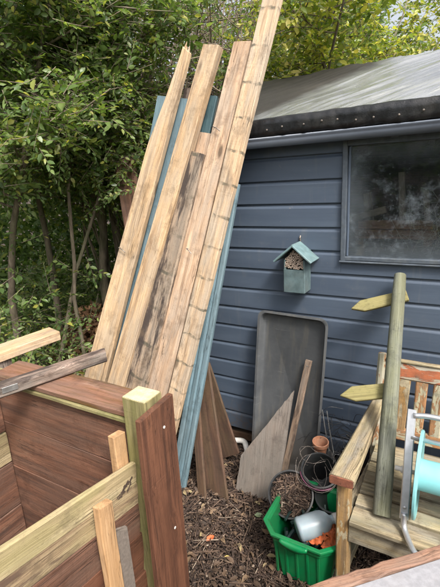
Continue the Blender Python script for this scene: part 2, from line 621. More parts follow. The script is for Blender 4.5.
M_TRAY = tray_mat()
M_SLABW = wood('greyed_ply_sheet', (0.21, 0.176, 0.150), (0.185, 0.153, 0.128), (0.150, 0.123, 0.102), knots=0, grey=0.4, stain=0.45, stain_lo=0.58,
               stain_col=(0.125, 0.102, 0.083), dirt=0.5, crack=0.2, rough=0.9)
M_GREENBOX = plain('green_plastic', (0.002, 0.185, 0.058), 0.36, 0.15, 8, dirt=0.42, dirt_col=(0.035, 0.085, 0.035), bump=0.05)
M_BLACKPOT = plain('black_plastic_pot', (0.016, 0.017, 0.018), 0.45, 0.3, 20, dirt=0.5, dirt_col=(0.06, 0.05, 0.042), bump=0.1)
M_TERRA = plain('terracotta', (0.30, 0.13, 0.07), 0.8, 0.25, 30, dirt=0.35, dirt_col=(0.40, 0.28, 0.2), bump=0.2)
M_PURPLE = plain('purple_plastic', (0.17, 0.06, 0.10), 0.45, 0.2, 30)
M_ORANGE = plain('orange_netting', (0.52, 0.115, 0.03), 0.7, 0.35, 60, dirt=0.45, dirt_col=(0.16, 0.06, 0.03), bump=0.9)
M_WIRE = plain('rusty_grey_wire', (0.22, 0.19, 0.165), 0.55, 0.4, 60, Metallic=0.5)
M_WHITEP = plain('white_plastic', (0.62, 0.60, 0.57), 0.45, 0.15, 20, dirt=0.4, dirt_col=(0.3, 0.26, 0.2))
M_CYAN = plain('turquoise_plastic', (0.20, 0.47, 0.49), 0.36, 0.08, 9, dirt=0.12, dirt_col=(0.25, 0.45, 0.45), bump=0.03)
M_HOSE = plain('dark_green_hose', (0.010, 0.026, 0.024), 0.45, 0.3, 20)
M_BENCH = wood('weathered_bench_wood', (0.47, 0.38, 0.24), (0.335, 0.26, 0.155), (0.14, 0.105, 0.065), grey=0.6, stain=0.8, stain_lo=0.51,
               stain_col=(0.135, 0.105, 0.07), green=0.2, green_col=(0.28, 0.27, 0.12), dirt=0.8)
M_BENCH_O = wood('flaking_orange_bench', (0.56, 0.50, 0.40), (0.45, 0.39, 0.29), (0.27, 0.22, 0.155), grey=0.4, peel=0.85,
                 peel_col=(0.40, 0.105, 0.035), dirt=0.6)
M_BENCH_M = wood('half_flaked_bench', (0.52, 0.47, 0.35), (0.42, 0.375, 0.26), (0.24, 0.20, 0.135), grey=0.5, peel=0.5,
                 peel_col=(0.30, 0.14, 0.055), green=0.3, green_col=(0.31, 0.32, 0.18), dirt=0.7)
M_BENCH_Y = wood('ochre_bench_wood', (0.44, 0.27, 0.10), (0.33, 0.19, 0.065), (0.17, 0.095, 0.035), grey=0.3, stain=0.6, stain_lo=0.53,
                 stain_col=(0.13, 0.075, 0.038), peel=0.35, peel_col=(0.42, 0.36, 0.24), dirt=0.6)
M_ENDRED = wood('red_brown_end', (0.30, 0.11, 0.06), (0.23, 0.08, 0.045), (0.12, 0.045, 0.03))
M_SIGN = wood('grey_green_round_post', (0.215, 0.225, 0.175), (0.15, 0.16, 0.122), (0.075, 0.082, 0.058), grey=0.3, green=0.35, green_col=(0.17, 0.165, 0.065), dirt=0.7)
M_SIGNARM = wood('yellow_green_arm', (0.28, 0.245, 0.105), (0.21, 0.18, 0.068), (0.115, 0.096, 0.038), green=0.3, green_col=(0.19, 0.185, 0.05), knots=0.4, dirt=0.6)
M_HOUSE = plain('pale_teal_paint', (0.088, 0.130, 0.138), 0.6, 0.22, 26, dirt=0.35, dirt_col=(0.16, 0.18, 0.165), bump=0.25)
M_HOUSEROOF = plain('worn_teal_roof', (0.125, 0.200, 0.212), 0.6, 0.22, 30, dirt=0.45, dirt_col=(0.22, 0.27, 0.25), bump=0.25)
M_BAMBOO = plain('bamboo_end', (0.55, 0.44, 0.36), 0.75, 0.35, 90, dirt=0.5, dirt_col=(0.2, 0.14, 0.1))
M_BAMBOOH = plain('tube_hole_shade', (0.03, 0.022, 0.018), 0.9, 0.2, 50)
M_TABLE = plain('speckled_pale_table_top', (0.29, 0.287, 0.305), 0.5, 0.14, 60, dirt=0.5, dirt_col=(0.25, 0.235, 0.24), bump=0.2)
M_TABRIM = wood('red_brown_table_rim', (0.35, 0.20, 0.13), (0.26, 0.135, 0.085), (0.13, 0.065, 0.045), grey=0.35)
M_TRUNK = wood('hedge_bark', (0.23, 0.185, 0.135), (0.16, 0.125, 0.09), (0.07, 0.055, 0.04), grey=0.5, green=0.35, green_col=(0.10, 0.11, 0.05), bump=0.8)
M_STEM = plain('dry_stem_bark', (0.21, 0.165, 0.125), 0.85, 0.45, 3.0)
M_TWIG = plain('dry_twig', (0.23, 0.155, 0.10), 0.85, 0.4, 30)


def bark_z():
    t = NT('trunk_bark')
    v = t.coord()
    n1 = t.noise(t.scale(v, (26, 26, 5)), 1.0, 7.0, 0.7)
    n2 = t.noise(v, 5.0, 5.0, 0.6)
    c = t.cramp(n1, [(0.3, (0.065, 0.05, 0.037)), (0.5, (0.16, 0.128, 0.092)), (0.72, (0.29, 0.24, 0.175))])
    c = t.mix(t.math('MULTIPLY', t.ramp(n2, 0.42, 0.65), 0.55), c, (0.115, 0.125, 0.06))
    t.bump(n1, 0.9, 0.01)
    return t.fin(c, 0.9)


M_BARK = bark_z()
M_LEAF_D = leafmat('dark_hedge_leaf', [(0.0, (0.050, 0.092, 0.030)), (0.45, (0.105, 0.175, 0.055)), (0.85, (0.175, 0.25, 0.085)), (1.0, (0.33, 0.35, 0.09))])
M_LEAF_M = leafmat('mid_green_leaf', [(0.0, (0.065, 0.115, 0.036)), (0.5, (0.145, 0.225, 0.068)), (0.88, (0.23, 0.30, 0.10)), (1.0, (0.42, 0.41, 0.09))])
M_LEAF_Y = leafmat('yellow_green_leaf', [(0.0, (0.09, 0.15, 0.025)), (0.4, (0.20, 0.27, 0.045)), (0.75, (0.40, 0.42, 0.07)), (1.0, (0.60, 0.52, 0.16))], 0.45)
M_LEAF_DRY = leafmat('dry_brown_leaf', [(0.0, (0.06, 0.032, 0.018)), (0.5, (0.16, 0.085, 0.045)), (1.0, (0.32, 0.18, 0.09))], 0.2, 0.7)
M_LEAF_LIT = leafmat('litter_leaf', [(0.0, (0.035, 0.024, 0.018)), (0.6, (0.11, 0.068, 0.042)), (0.93, (0.22, 0.145, 0.085)), (1.0, (0.34, 0.27, 0.14))], 0.1, 0.75)


def chip_mat():
    t = NT('bark_mulch')
    geo = t.n('ShaderNodeNewGeometry')
    c = t.cramp(geo.outputs['Random Per Island'], [(0, (0.026, 0.017, 0.013)), (0.45, (0.060, 0.037, 0.027)), (0.85, (0.13, 0.083, 0.057)), (0.97, (0.22, 0.155, 0.11)), (1, (0.38, 0.31, 0.24))])
    return t.fin(c, 0.85)


M_CHIP = chip_mat()


def soil_mat():
    t = NT('soil')
    v = t.coord(rnd=False)
    n1 = t.noise(v, 14.0, 8.0, 0.7)
    n2 = t.noise(v, 70.0, 5.0, 0.7)
    c = t.cramp(n1, [(0.3, (0.028, 0.020, 0.015)), (0.55, (0.062, 0.042, 0.030)), (0.78, (0.10, 0.07, 0.05))])
    c = t.mix(t.math('MULTIPLY', t.ramp(n2, 0.55, 0.75), 0.6), c, (0.15, 0.105, 0.075))
    t.bump(t.math('ADD', n1, n2), 0.9, 0.02)
    return t.fin(c, 0.95)


M_SOIL = soil_mat()


def roof_mat():
    """Old mineral felt on the left, a wrinkled sheet of milky plastic laid over it on the right."""
    t = NT('roof_sheeting')
    v = t.coord(rnd=False)
    n1 = t.noise(v, 3.0, 6.0, 0.65)
    sx = t.sep(v)
    u = t.n('ShaderNodeCombineXYZ')
    t.set(u.inputs[0], t.math('SUBTRACT', sx[0], t.math('MULTIPLY', sx[1], 0.95)))
    t.set(u.inputs[1], t.math('MULTIPLY', sx[1], 0.16))
    n2 = t.noise(u.outputs[0], 17.0, 6.0, 0.62, 0.4)
    n3 = t.noise(v, 160.0, 3.0, 0.7)
    felt = t.cramp(n1, [(0.3, (0.030, 0.028, 0.026)), (0.6, (0.050, 0.046, 0.040)), (0.8, (0.085, 0.077, 0.064))])
    edge = t.math('ADD', t.math('SUBTRACT', sx[0], t.math('MULTIPLY', sx[1], 0.55)), t.math('MULTIPLY', t.math('SUBTRACT', n1, 0.5), 0.25))
    sheet = t.ramp(edge, -1.0, -0.80)
    pl = t.cramp(n1, [(0.3, (0.16, 0.166, 0.172)), (0.7, (0.26, 0.268, 0.277))])
    c = t.mix(sheet, felt, pl)
    rough = t.math('SUBTRACT', 0.62, t.math('MULTIPLY', sheet, t.math('SUBTRACT', 0.50, t.math('MULTIPLY', n1, 0.25))))
    t.bump(t.math('ADD', t.math('MULTIPLY', n2, t.math('ADD', t.math('MULTIPLY', sheet, 0.9), 0.1)), t.math('MULTIPLY', n3, 0.06)), 0.9, 0.016)
    t.b.inputs['IOR'].default_value = 1.8
    t.set(t.b.inputs['Specular IOR Level'], t.math('ADD', 0.12, t.math('MULTIPLY', sheet, 0.5)))
    t.set(t.b.inputs['Coat Weight'], sheet)
    t.b.inputs['Coat Roughness'].default_value = 0.12
    t.b.inputs['Coat IOR'].default_value = 1.7
    return t.fin(c, rough)


M_ROOF = roof_mat()


def glass_mat():
    """Old pane: see-through, reflecting, with a film of dust and cobweb on it."""
    t = NT('dirty_window_glass')
    v = t.coord(rnd=False)
    n1 = t.noise(v, 5.0, 9.0, 0.72, 0.15)
    n2 = t.noise(v, 26.0, 8.0, 0.75)
    n3 = t.noise(t.scale(v, (40, 1, 6)), 1.0, 4.0)
    s3 = t.sep(v)
    ex = t.math('MINIMUM', t.math('SUBTRACT', s3[0], WX0 + .02), t.math('MINIMUM', t.math('SUBTRACT', s3[2], WZ0 + .015), t.math('SUBTRACT', WZ1, s3[2])))
    edge = t.math('SUBTRACT', 1.0, t.ramp(t.math('ADD', ex, t.math('MULTIPLY', t.math('SUBTRACT', n1, 0.5), 0.25)), 0.0, 0.14))
    f = t.math('ADD', 0.02, t.math('MULTIPLY', t.ramp(n1, 0.49, 0.70), 0.40))
    f = t.math('ADD', f, t.math('MULTIPLY', edge, 0.22))
    f = t.math('ADD', f, t.math('MULTIPLY', t.ramp(t.noise(v, 70.0, 6.0, 0.75), 0.58, 0.74), 0.24))
    f = t.math('ADD', f, t.math('MULTIPLY', t.ramp(n3, 0.6, 0.8), 0.08))
    tr = t.n('ShaderNodeBsdfTransparent')
    tr.inputs[0].default_value = (0.80, 0.84, 0.84, 1)
    df = t.n('ShaderNodeBsdfDiffuse')
    df.inputs[0].default_value = (0.25, 0.295, 0.335, 1)
    gl = t.n('ShaderNodeBsdfGlossy')
    gl.inputs['Roughness'].default_value = 0.04
    fr = t.n('ShaderNodeFresnel')
    fr.inputs[0].default_value = 1.5
    m1 = t.n('ShaderNodeMixShader')
    t.set(m1.inputs[0], f)
    t.t.links.new(tr.outputs[0], m1.inputs[1])
    t.t.links.new(df.outputs[0], m1.inputs[2])
    m2 = t.n('ShaderNodeMixShader')
    t.set(m2.inputs[0], fr.outputs[0])
    t.t.links.new(m1.outputs[0], m2.inputs[1])
    t.t.links.new(gl.outputs[0], m2.inputs[2])
    t.t.links.new(m2.outputs[0], t.out.inputs[0])
    return t.m




def jug_mat():
    t = NT('milky_plastic')
    v = t.coord()
    n = t.noise(v, 14, 4)
    c = t.mix(t.ramp(n, .3, .7), (0.30, 0.385, 0.44), (0.40, 0.475, 0.515))
    t.fin(c, 0.35)
    t.b.inputs['Transmission Weight'].default_value = 0.25
    t.b.inputs['Subsurface Weight'].default_value = 0.2
    return t.m


M_JUG = jug_mat()

# ------------------------------------------------------------------ ground
def build_ground():
    def axis(lo, hi, step, far):
        a = np.arange(lo, hi + 1e-6, step)
        g = step * 1.6 ** np.arange(1, 30)
        g = np.cumsum(g)
        g = g[g < far]
        return np.concatenate([(lo - g)[::-1], a, hi + g])
    xs, ys = axis(-4.6, 1.2, 0.05, 260), axis(-2.4, 3.0, 0.05, 260)
    X, Y = np.meshgrid(xs, ys)
    Z = np.zeros_like(X)
    for i in range(X.shape[0]):
        for j in range(X.shape[1]):
            if abs(X[i, j]) < 6 and abs(Y[i, j]) < 6:
                p = Vector((X[i, j], Y[i, j], 0))
                Z[i, j] = 0.014 * mn.noise(p * 3.1) + 0.008 * mn.noise(p * 9.0) - 0.014
    V = np.stack([X, Y, Z], 2).reshape(-1, 3)
    nx = len(xs)
    idx = np.arange(len(V)).reshape(X.shape)
    F = np.stack([idx[:-1, :-1], idx[:-1, 1:], idx[1:, 1:], idx[1:, :-1]], 2).reshape(-1, 4)
    o = mk_np('ground', V, F, M_SOIL, smooth=True)
    tag(o, kind='structure')


build_ground()


def build_litter():
    N = 36000
    x = RNG.uniform(-1.95, 0.2, N)
    y = RNG.uniform(-1.15, -0.02, N)
    T = np.stack([x, y, RNG.uniform(-0.012, 0.012, N)], 1)
    S = np.stack([RNG.gamma(2.0, 0.0050, N) + 0.003, RNG.gamma(2.3, 0.0018, N) + 0.002, RNG.uniform(.002, .007, N)], 1)
    V1, F1 = scatter_vf(CHIP_V, CHIP_F, rot_mats(N, 0.45), T, S)
    # long twigs
    n2 = 2600
    T2 = np.stack([RNG.uniform(-1.5, 0.1, n2), RNG.uniform(-1.1, -0.05, n2), RNG.uniform(.004, .022, n2)], 1)
    S2 = np.stack([RNG.uniform(.04, .17, n2), RNG.uniform(.0018, .0045, n2), RNG.uniform(.0018, .0045, n2)], 1)
    V2, F2 = scatter_vf(CHIP_V, CHIP_F, rot_mats(n2, 0.16), T2, S2)
    V = np.concatenate([V1, V2])
    F = np.concatenate([F1, F2 + len(V1)])
    tag(mk_np('bark_mulch', V, F, M_CHIP), 'dark brown bark chips and twigs strewn over the bare soil', 'mulch', kind='stuff')
    N = 1300
    T = np.stack([RNG.uniform(-1.7, 0.1, N), RNG.uniform(-1.1, -0.03, N), RNG.uniform(.004, .02, N)], 1)
    S = RNG.uniform(.025, .05, N)
    S = np.stack([S, S, S * RNG.uniform(.6, 3.0, N)], 1)
    V, F = scatter_vf(LEAF_V, LEAF_F, rot_mats(N, 0.5), T, S)
    tag(mk_np('leaf_litter', V, F, M_LEAF_LIT), 'curled dead leaves lying among the bark chips', 'leaf litter', kind='stuff')


build_litter()

# ------------------------------------------------------------------ shed
SHED_L, SHED_R = -1.44, 1.55
shed = thing('shed', 'blue grey painted timber shed with dirty window, felted roof and gutter', 'shed', (0, 0, 0))
WX0, WX1, WZ0, WZ1 = -0.530, 0.60, 1.240, 1.812
M_GLASS = glass_mat()


def build_shed():
    JH = 0.118
    sec = [(0.004, 0.0), (-0.014, 0.0), (-0.0155, 0.003), (-0.0155, 0.094), (-0.0135, 0.099), (-0.006, 0.107), (-0.003, 0.114),
           (-0.003, 0.1175), (0.004, 0.1175)]

    def plank(x0, x1, z0, top=None):
        _sd[0] += 1
        rr = random.Random(_sd[0])
        s2 = [(y, min(z, top) if top else z) for y, z in sec]
        L = x1 - x0
        seg = max(2, int(L / 0.25))
        V, F = [], []
        k = len(s2)
        dz0 = rr.uniform(-.0012, .0012)
        for i in range(seg + 1):
            j = rr.uniform(-.0009, .0009)
            for y, z in s2:
                V.append((i / seg * L, y + (j if y < 0 else 0), z + dz0 * (i / seg) + j * .4))
        for i in range(seg):
            for a in range(k):
                b = (a + 1) % k
                F.append((i * k + a, i * k + k + a, i * k + k + b, i * k + b))
        F.append(tuple(range(k)))
        F.append(tuple(reversed(range(seg * k, seg * k + k))))
        o = mk('cladding_board', V, F, M_SHED, shed, origin_mat((x0, 0, z0)))
        return o
    z = 1.639 + JH
    plank(SHED_L, WX0, z, 0.09)
    plank(WX1, SHED_R, z, 0.09)
    for i in range(14):
        z = 1.639 - JH * i
        if z + JH > WZ0 + 0.004:
            plank(SHED_L, WX0, z)
            plank(WX1, SHED_R, z)
            if z < WZ0 - 0.01:      # notched round the sill
                plank(WX0 + 0.001, WX1 - 0.001, z, WZ0 - z)
        else:
            plank(SHED_L, SHED_R, z)
    # corner post, plinth
    board('corner_trim', (SHED_L - 0.012, -0.008, 0.02), (SHED_L - 0.012, -0.008, 1.82), (0, 1, 0), 0.045, 0.045, M_SHED, shed)
    board('plinth_rail', (SHED_L, 0.03, 0.035), (SHED_R, 0.03, 0.035), (0, 0, 1), 0.05, 0.05, M_OLDBROWN, shed)
    # the other walls, the floor and the lining make it a closed building
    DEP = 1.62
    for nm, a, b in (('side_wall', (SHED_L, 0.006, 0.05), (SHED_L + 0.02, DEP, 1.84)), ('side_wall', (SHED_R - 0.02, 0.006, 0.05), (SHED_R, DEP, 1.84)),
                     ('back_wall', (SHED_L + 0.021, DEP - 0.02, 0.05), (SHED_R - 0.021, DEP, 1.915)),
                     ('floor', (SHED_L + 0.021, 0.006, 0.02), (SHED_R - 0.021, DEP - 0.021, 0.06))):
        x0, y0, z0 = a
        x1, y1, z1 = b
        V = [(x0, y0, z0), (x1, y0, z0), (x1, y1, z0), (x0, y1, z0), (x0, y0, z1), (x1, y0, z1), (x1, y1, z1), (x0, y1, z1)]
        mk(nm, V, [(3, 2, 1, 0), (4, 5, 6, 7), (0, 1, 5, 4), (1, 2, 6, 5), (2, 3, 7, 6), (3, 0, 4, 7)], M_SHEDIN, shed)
    for gx in (SHED_L, SHED_R - 0.02):   # gables
        V = [(gx, 0.0, 1.842), (gx, DEP, 1.842), (gx, 0.8, 2.25), (gx + .02, 0.0, 1.842), (gx + .02, DEP, 1.842), (gx + .02, 0.8, 2.25)]
        mk('gable', V, [(0, 1, 2), (5, 4, 3), (0, 3, 4, 1), (1, 4, 5, 2), (2, 5, 3, 0)], M_SHED, shed)
    # window
    win = bpy.data.objects.new('window', None)
    win.parent = shed
    win.location = ((WX0 + WX1) / 2, 0, WZ0)
    COL.objects.link(win)
    fw = 0.024
    board('frame_rail', (WX0 + fw / 2, -0.016, WZ0), (WX0 + fw / 2, -0.016, WZ1), (0, 1, 0), fw, 0.036, M_FRAME, win)
    board('frame_rail', (WX1 - fw / 2, -0.016, WZ0), (WX1 - fw / 2, -0.016, WZ1), (0, 1, 0), fw, 0.036, M_FRAME, win)
    board('frame_rail', (WX0 + fw, -0.015, WZ0 + .010), (WX1 - fw, -0.015, WZ0 + .010), (0, 1, 0), 0.020, 0.034, M_FRAME, win)
    board('frame_rail', (WX0 + fw, -0.015, WZ1 - .016), (WX1 - fw, -0.015, WZ1 - .016), (0, 1, 0), 0.032, 0.034, M_FRAME, win)
    board('sill', (WX0 - .004, -0.021, WZ0 - .005), (WX1 + .004, -0.021, WZ0 - .005), (0, 0, 1), 0.030, 0.009, M_FRAME, win)
    board('glazing_bead', (WX0 + fw + .006, -0.014, WZ0 + .022), (WX0 + fw + .006, -0.014, WZ1 - .034), (0, 1, 0), 0.011, 0.012, M_SHED, win)
    gx0, gx1, gz0, gz1 = WX0 + fw, WX1 - fw, WZ0 + .020, WZ1 - .032
    V = [(gx0, 0, gz0), (gx1, 0, gz0), (gx1, 0, gz1), (gx0, 0, gz1)]
    V = [(x, -0.008, z) for x, _, z in V] + [(x, -0.004, z) for x, _, z in V]
    mk('pane', V[:4], [(0, 1, 2, 3)], M_GLASS, win)
    # roof: front slope as a wrinkled sheet, rear slope, eave strip with nails
    def roof_z(y):
        return 1.922 + (y + 0.13) * (2.292 - 1.922) / (0.8 + 0.13)
    x0, x1, y0, y1 = SHED_L - 0.06, SHED_R + 0.06, -0.13, 0.80
    nx, ny = 420, 110
    edge_dz = []
    V, F = [], []
    for j in range(ny + 1):
        for i in range(nx + 1):
            x, y = x0 + (x1 - x0) * i / nx, y0 + (y1 - y0) * j / ny
            # creases fan up the slope from the nailed eave
            u = x * 1.0 - y * 0.95
            w = 0.5 + 0.5 * mn.noise(Vector((u * 7.5, y * 1.2, 3.0)))
            w2 = mn.noise(Vector((u * 21, y * 2.2, 9.0)))
            big = mn.noise(Vector((x * 2.0, y * 2.5, 1.0)))
            amp = 0.35 + 0.65 * max(0, min(1, (x + 0.95) / 0.5))
            ridge = 1 - abs(mn.noise(Vector((u * 6.5, y * 0.9, 21.0)))) * 2
            ridge2 = 1 - abs(mn.noise(Vector((u * 15 + y * 2, y * 1.6, 41.0)))) * 2.2
            dz = amp * (0.008 * w ** 2 + 0.004 * w2 + 0.022 * max(0, ridge - .35) ** 1.5 + 0.009 * max(0, ridge2 - .4)) + 0.010 * big
            dz *= .25 + .75 * min(1, (y - y0) / .16)        # nailed flat along the eave
            V.append((x, y, roof_z(y) + dz))
            if j == 0:
                edge_dz.append(dz)
    for j in range(ny):
        for i in range(nx):
            a = j * (nx + 1) + i
            F.append((a, a + 1, a + nx + 2, a + nx + 1))
    roof = mk('roof', V, F, M_ROOF, shed, smooth=True)
    mk('rear_slope', [(x0, .8, 2.295), (x1, .8, 2.295), (x1, 1.75, 1.90), (x0, 1.75, 1.90), (x0, .8, 2.27), (x1, .8, 2.27), (x1, 1.75, 1.875), (x0, 1.75, 1.875)],
       [(0, 1, 2, 3), (7, 6, 5, 4), (2, 6, 7, 3), (0, 3, 7, 4), (1, 5, 6, 2)], M_ROOF, shed)
    mk('roof_deck', [(x0 + .01, -.10, 1.862), (x1 - .01, -.10, 1.862), (x1 - .01, .8, 2.26), (x0 + .01, .8, 2.26), (x0 + .01, -.10, 1.912), (x1 - .01, -.10, 1.912), (x1 - .01, .8, 2.272), (x0 + .01, .8, 2.272)],
       [(3, 2, 1, 0), (4, 5, 6, 7), (0, 1, 5, 4), (1, 2, 6, 5), (2, 3, 7, 6), (3, 0, 4, 7)], M_SHEDIN, shed)
    # eave strip: felt turned down over the edge, crumpled
    n = 420
    V, F = [], []
    prof = [(-0.112, 1.9345), (-0.137, 1.925), (-0.134, 1.90), (-0.131, 1.875), (-0.128, 1.853), (-0.118, 1.851)]
    for i in range(n + 1):
        x = x0 + (x1 - x0) * i / n
        for k, (y, z) in enumerate(prof):
            q = 0.004 * mn.noise(Vector((x * 9, k * 0.7, 0))) + 0.004 * mn.noise(Vector((x * 30, k, 5)))
            V.append((x, y + q * (k > 0), z + (q * 0.8 if k else 0) + edge_dz[i] * (1.0, .9, .3, 0, 0, 0)[k]))
    m = len(prof)
    for i in range(n):
        for k in range(m - 1):
            F.append((i * m + k, i * m + k + 1, (i + 1) * m + k + 1, (i + 1) * m + k))
    strip = mk('eave_strip', V, F, M_STRIP, roof, smooth=True)
    nv, nf = lathe_vf([(0.0005, -.004), (.0048, -.003), (.0036, .0), (0.0005, .001)], 8)
    nm_ = bpy.data.meshes.new('nail')
    nm_.from_pydata(nv, [], nf)
    nm_.materials.append(M_WIRE)
    x = SHED_L
    while x < SHED_R:
        Mx = Matrix.Translation((x, -0.1385, 1.883 + random.uniform(-.006, .009))) @ Matrix.Rotation(R(90), 4, 'X')
        link('nail', nm_, None, roof, Mx)
        x += 0.088 + random.uniform(-.02, .02)
    # gutter
    gr = 0.036
    prof = [(gr * math.cos(a), gr * math.sin(a)) for a in np.linspace(math.pi, 2 * math.pi, 13)]
    prof = [(-gr - .003, .010), (-gr - .005, .004)] + prof + [(gr, .012)]
    inner = [(y * 0.9, z * 0.9 + 0.002) for y, z in reversed(prof)]
    prof = prof + inner
    gl = [(SHED_L - .02, 0), (SHED_R + .08, 0)]
    V, F = [], []
    m = len(prof)
    for i in range(2):
        for y, z in prof:
            V.append((gl[i][0], y - 0.088, z + 1.838))
    for k in range(m):
        F.append((k, (k + 1) % m, m + (k + 1) % m, m + k))
    F.append(tuple(range(m)))
    F.append(tuple(reversed(range(m, 2 * m))))
    g = mk('gutter', V, F, M_GUTTER, shed)
    for p in g.data.polygons:
        p.use_smooth = len(p.vertices) == 4
    for bx in (-1.2, -0.3, 0.6, 1.4):
        board('gutter_bracket', (bx, -0.052, 1.80), (bx, -0.052, 1.86), (0, 1, 0), 0.03, 0.012, M_GUTTER, g)


build_shed()


def build_shed_contents():
    # stool on a bench, added for the table-like reflection in the pane
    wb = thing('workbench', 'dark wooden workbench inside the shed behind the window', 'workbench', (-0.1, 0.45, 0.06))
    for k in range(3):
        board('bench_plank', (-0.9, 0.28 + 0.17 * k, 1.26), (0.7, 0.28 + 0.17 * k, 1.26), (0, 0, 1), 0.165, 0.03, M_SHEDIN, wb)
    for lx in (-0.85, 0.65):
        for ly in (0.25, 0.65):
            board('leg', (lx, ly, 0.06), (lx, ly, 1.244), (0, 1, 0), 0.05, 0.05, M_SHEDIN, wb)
    st = thing('reflection_stool', 'upturned brown stool added behind the pane for a table-like reflection', 'stool', (-0.34, 0.33, 1.276))
    mw = wood('stool_wood', (0.34, 0.20, 0.13), (0.25, 0.14, 0.09), (0.13, 0.075, 0.05))
    mw2 = wood('stool_leg_wood', (0.26, 0.22, 0.18), (0.19, 0.16, 0.125), (0.11, 0.09, 0.07))
    board('seat', (-0.52, 0.33, 1.34), (-0.12, 0.33, 1.34), (0, 0, 1), 0.22, 0.05, mw, st)
    board('seat_rail', (-0.5, 0.225, 1.39), (-0.14, 0.225, 1.39), (0, 1, 0), 0.045, 0.03, mw, st)
    for lx, ly in ((-.45, .24), (-.28, .24), (-.47, .42), (-.18, .42)):
        board('leg', (lx, ly, 1.365), (lx - .02, ly, 1.55 + .1 * (ly < .3) * (lx > -.3)), (0, 1, 0), 0.030, 0.030, mw2, st)
    board('stretcher', (-.62, .2, 1.40), (-.36, .2, 1.47), (0, 1, 0), 0.035, 0.03, mw2, st)
    for px, py, pz in ((-.50, .33, 1.296), (-.16, .33, 1.296)):
        board('seat_batten', (px, .25, pz), (px, .41, pz), (0, 0, 1), 0.04, 0.038, mw, st)
    # cobweb behind the pane, lower right
    parts = []
    rr = random.Random(5)
    for k in range(170):
        cx, cz = -0.06 + rr.gauss(0, .11), 1.32 + abs(rr.gauss(0, .08))
        if cx < -0.42:
            continue
        a = rr.uniform(0, math.pi)
        l = rr.uniform(.02, .09)
        p0 = Vector((cx - l * math.cos(a), 0.012 + rr.uniform(0, .03), cz - l * math.sin(a)))
        p1 = Vector((cx + l * math.cos(a), 0.012 + rr.uniform(0, .03), cz + l * math.sin(a)))
        for p in (p0, p1):
            p.z = min(max(p.z, 1.275), 1.73)
        mid = (p0 + p1) / 2 + Vector((rr.uniform(-.02, .02), 0, -rr.uniform(.0, .03)))
        mid.z = max(mid.z, 1.268)
        parts.append(tube_vf(spline([p0, mid, p1], 4), rr.uniform(.0002, .0005), 4, False))
    V, F = merge(parts)
    cm = plain('cobweb', (0.62, 0.60, 0.56), 0.9, 0.2, 30, bump=0)
    tag(mk('cobweb', V, F, cm), 'pale cobweb tangle behind the lower right of the window', 'cobweb', kind='stuff')


build_shed_contents()

# ------------------------------------------------------------------ timbers leaning on the shed's eave
LEAN_YB, LEAN_YT, LEAN_ZT = -0.53, -0.15, 1.85
LN = Vector((0, LEAN_ZT, -(LEAN_YT - LEAN_YB))).normalized() * -1      # points towards the viewer


def lp(x, z, off):
    """Point of the lean plane at X, height z, lifted off it towards the viewer."""
    y = LEAN_YB + (LEAN_YT - LEAN_YB) * z / LEAN_ZT
    return Vector((x, y, z)) + LN * off


def leaning(name, label, cat, x0, z0, x1, z1, w0, w1, t, off, mat, group=None, **kw):
    o = board(name, lp(x0, z0, off), lp(x1, z1, off), LN, w0, t, mat, None, w2=w1, **kw)
    return tag(o, label, cat, group)


G_LEAN = 'timbers leaning against the shed eave'
# deepest layer first; off = distance of the board's mid-plane from the lean plane
leaning('teal_board', 'blue green painted board behind the splinter-tipped plank, leftmost of the teal boards', 'board', -1.905, 0.0, -1.425, 2.10, 0.21, 0.21, 0.018, 0.0, M_TEAL, G_LEAN)
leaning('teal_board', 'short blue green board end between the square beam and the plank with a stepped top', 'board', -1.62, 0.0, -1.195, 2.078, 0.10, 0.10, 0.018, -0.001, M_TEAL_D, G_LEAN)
leaning('timber_offcut', 'grey brown timber end peeping out above the blue green board', 'timber', -1.78, 0.0, -1.335, 2.14, 0.075, 0.06, 0.03, -0.028, M_WEATHER, G_LEAN)
leaning('plank', 'pale plank whose square end shows above the dark stained timber', 'plank', -1.60, 0.0, -1.185, 1.888, 0.12, 0.10, 0.02, 0.022, M_PALE2, G_LEAN)


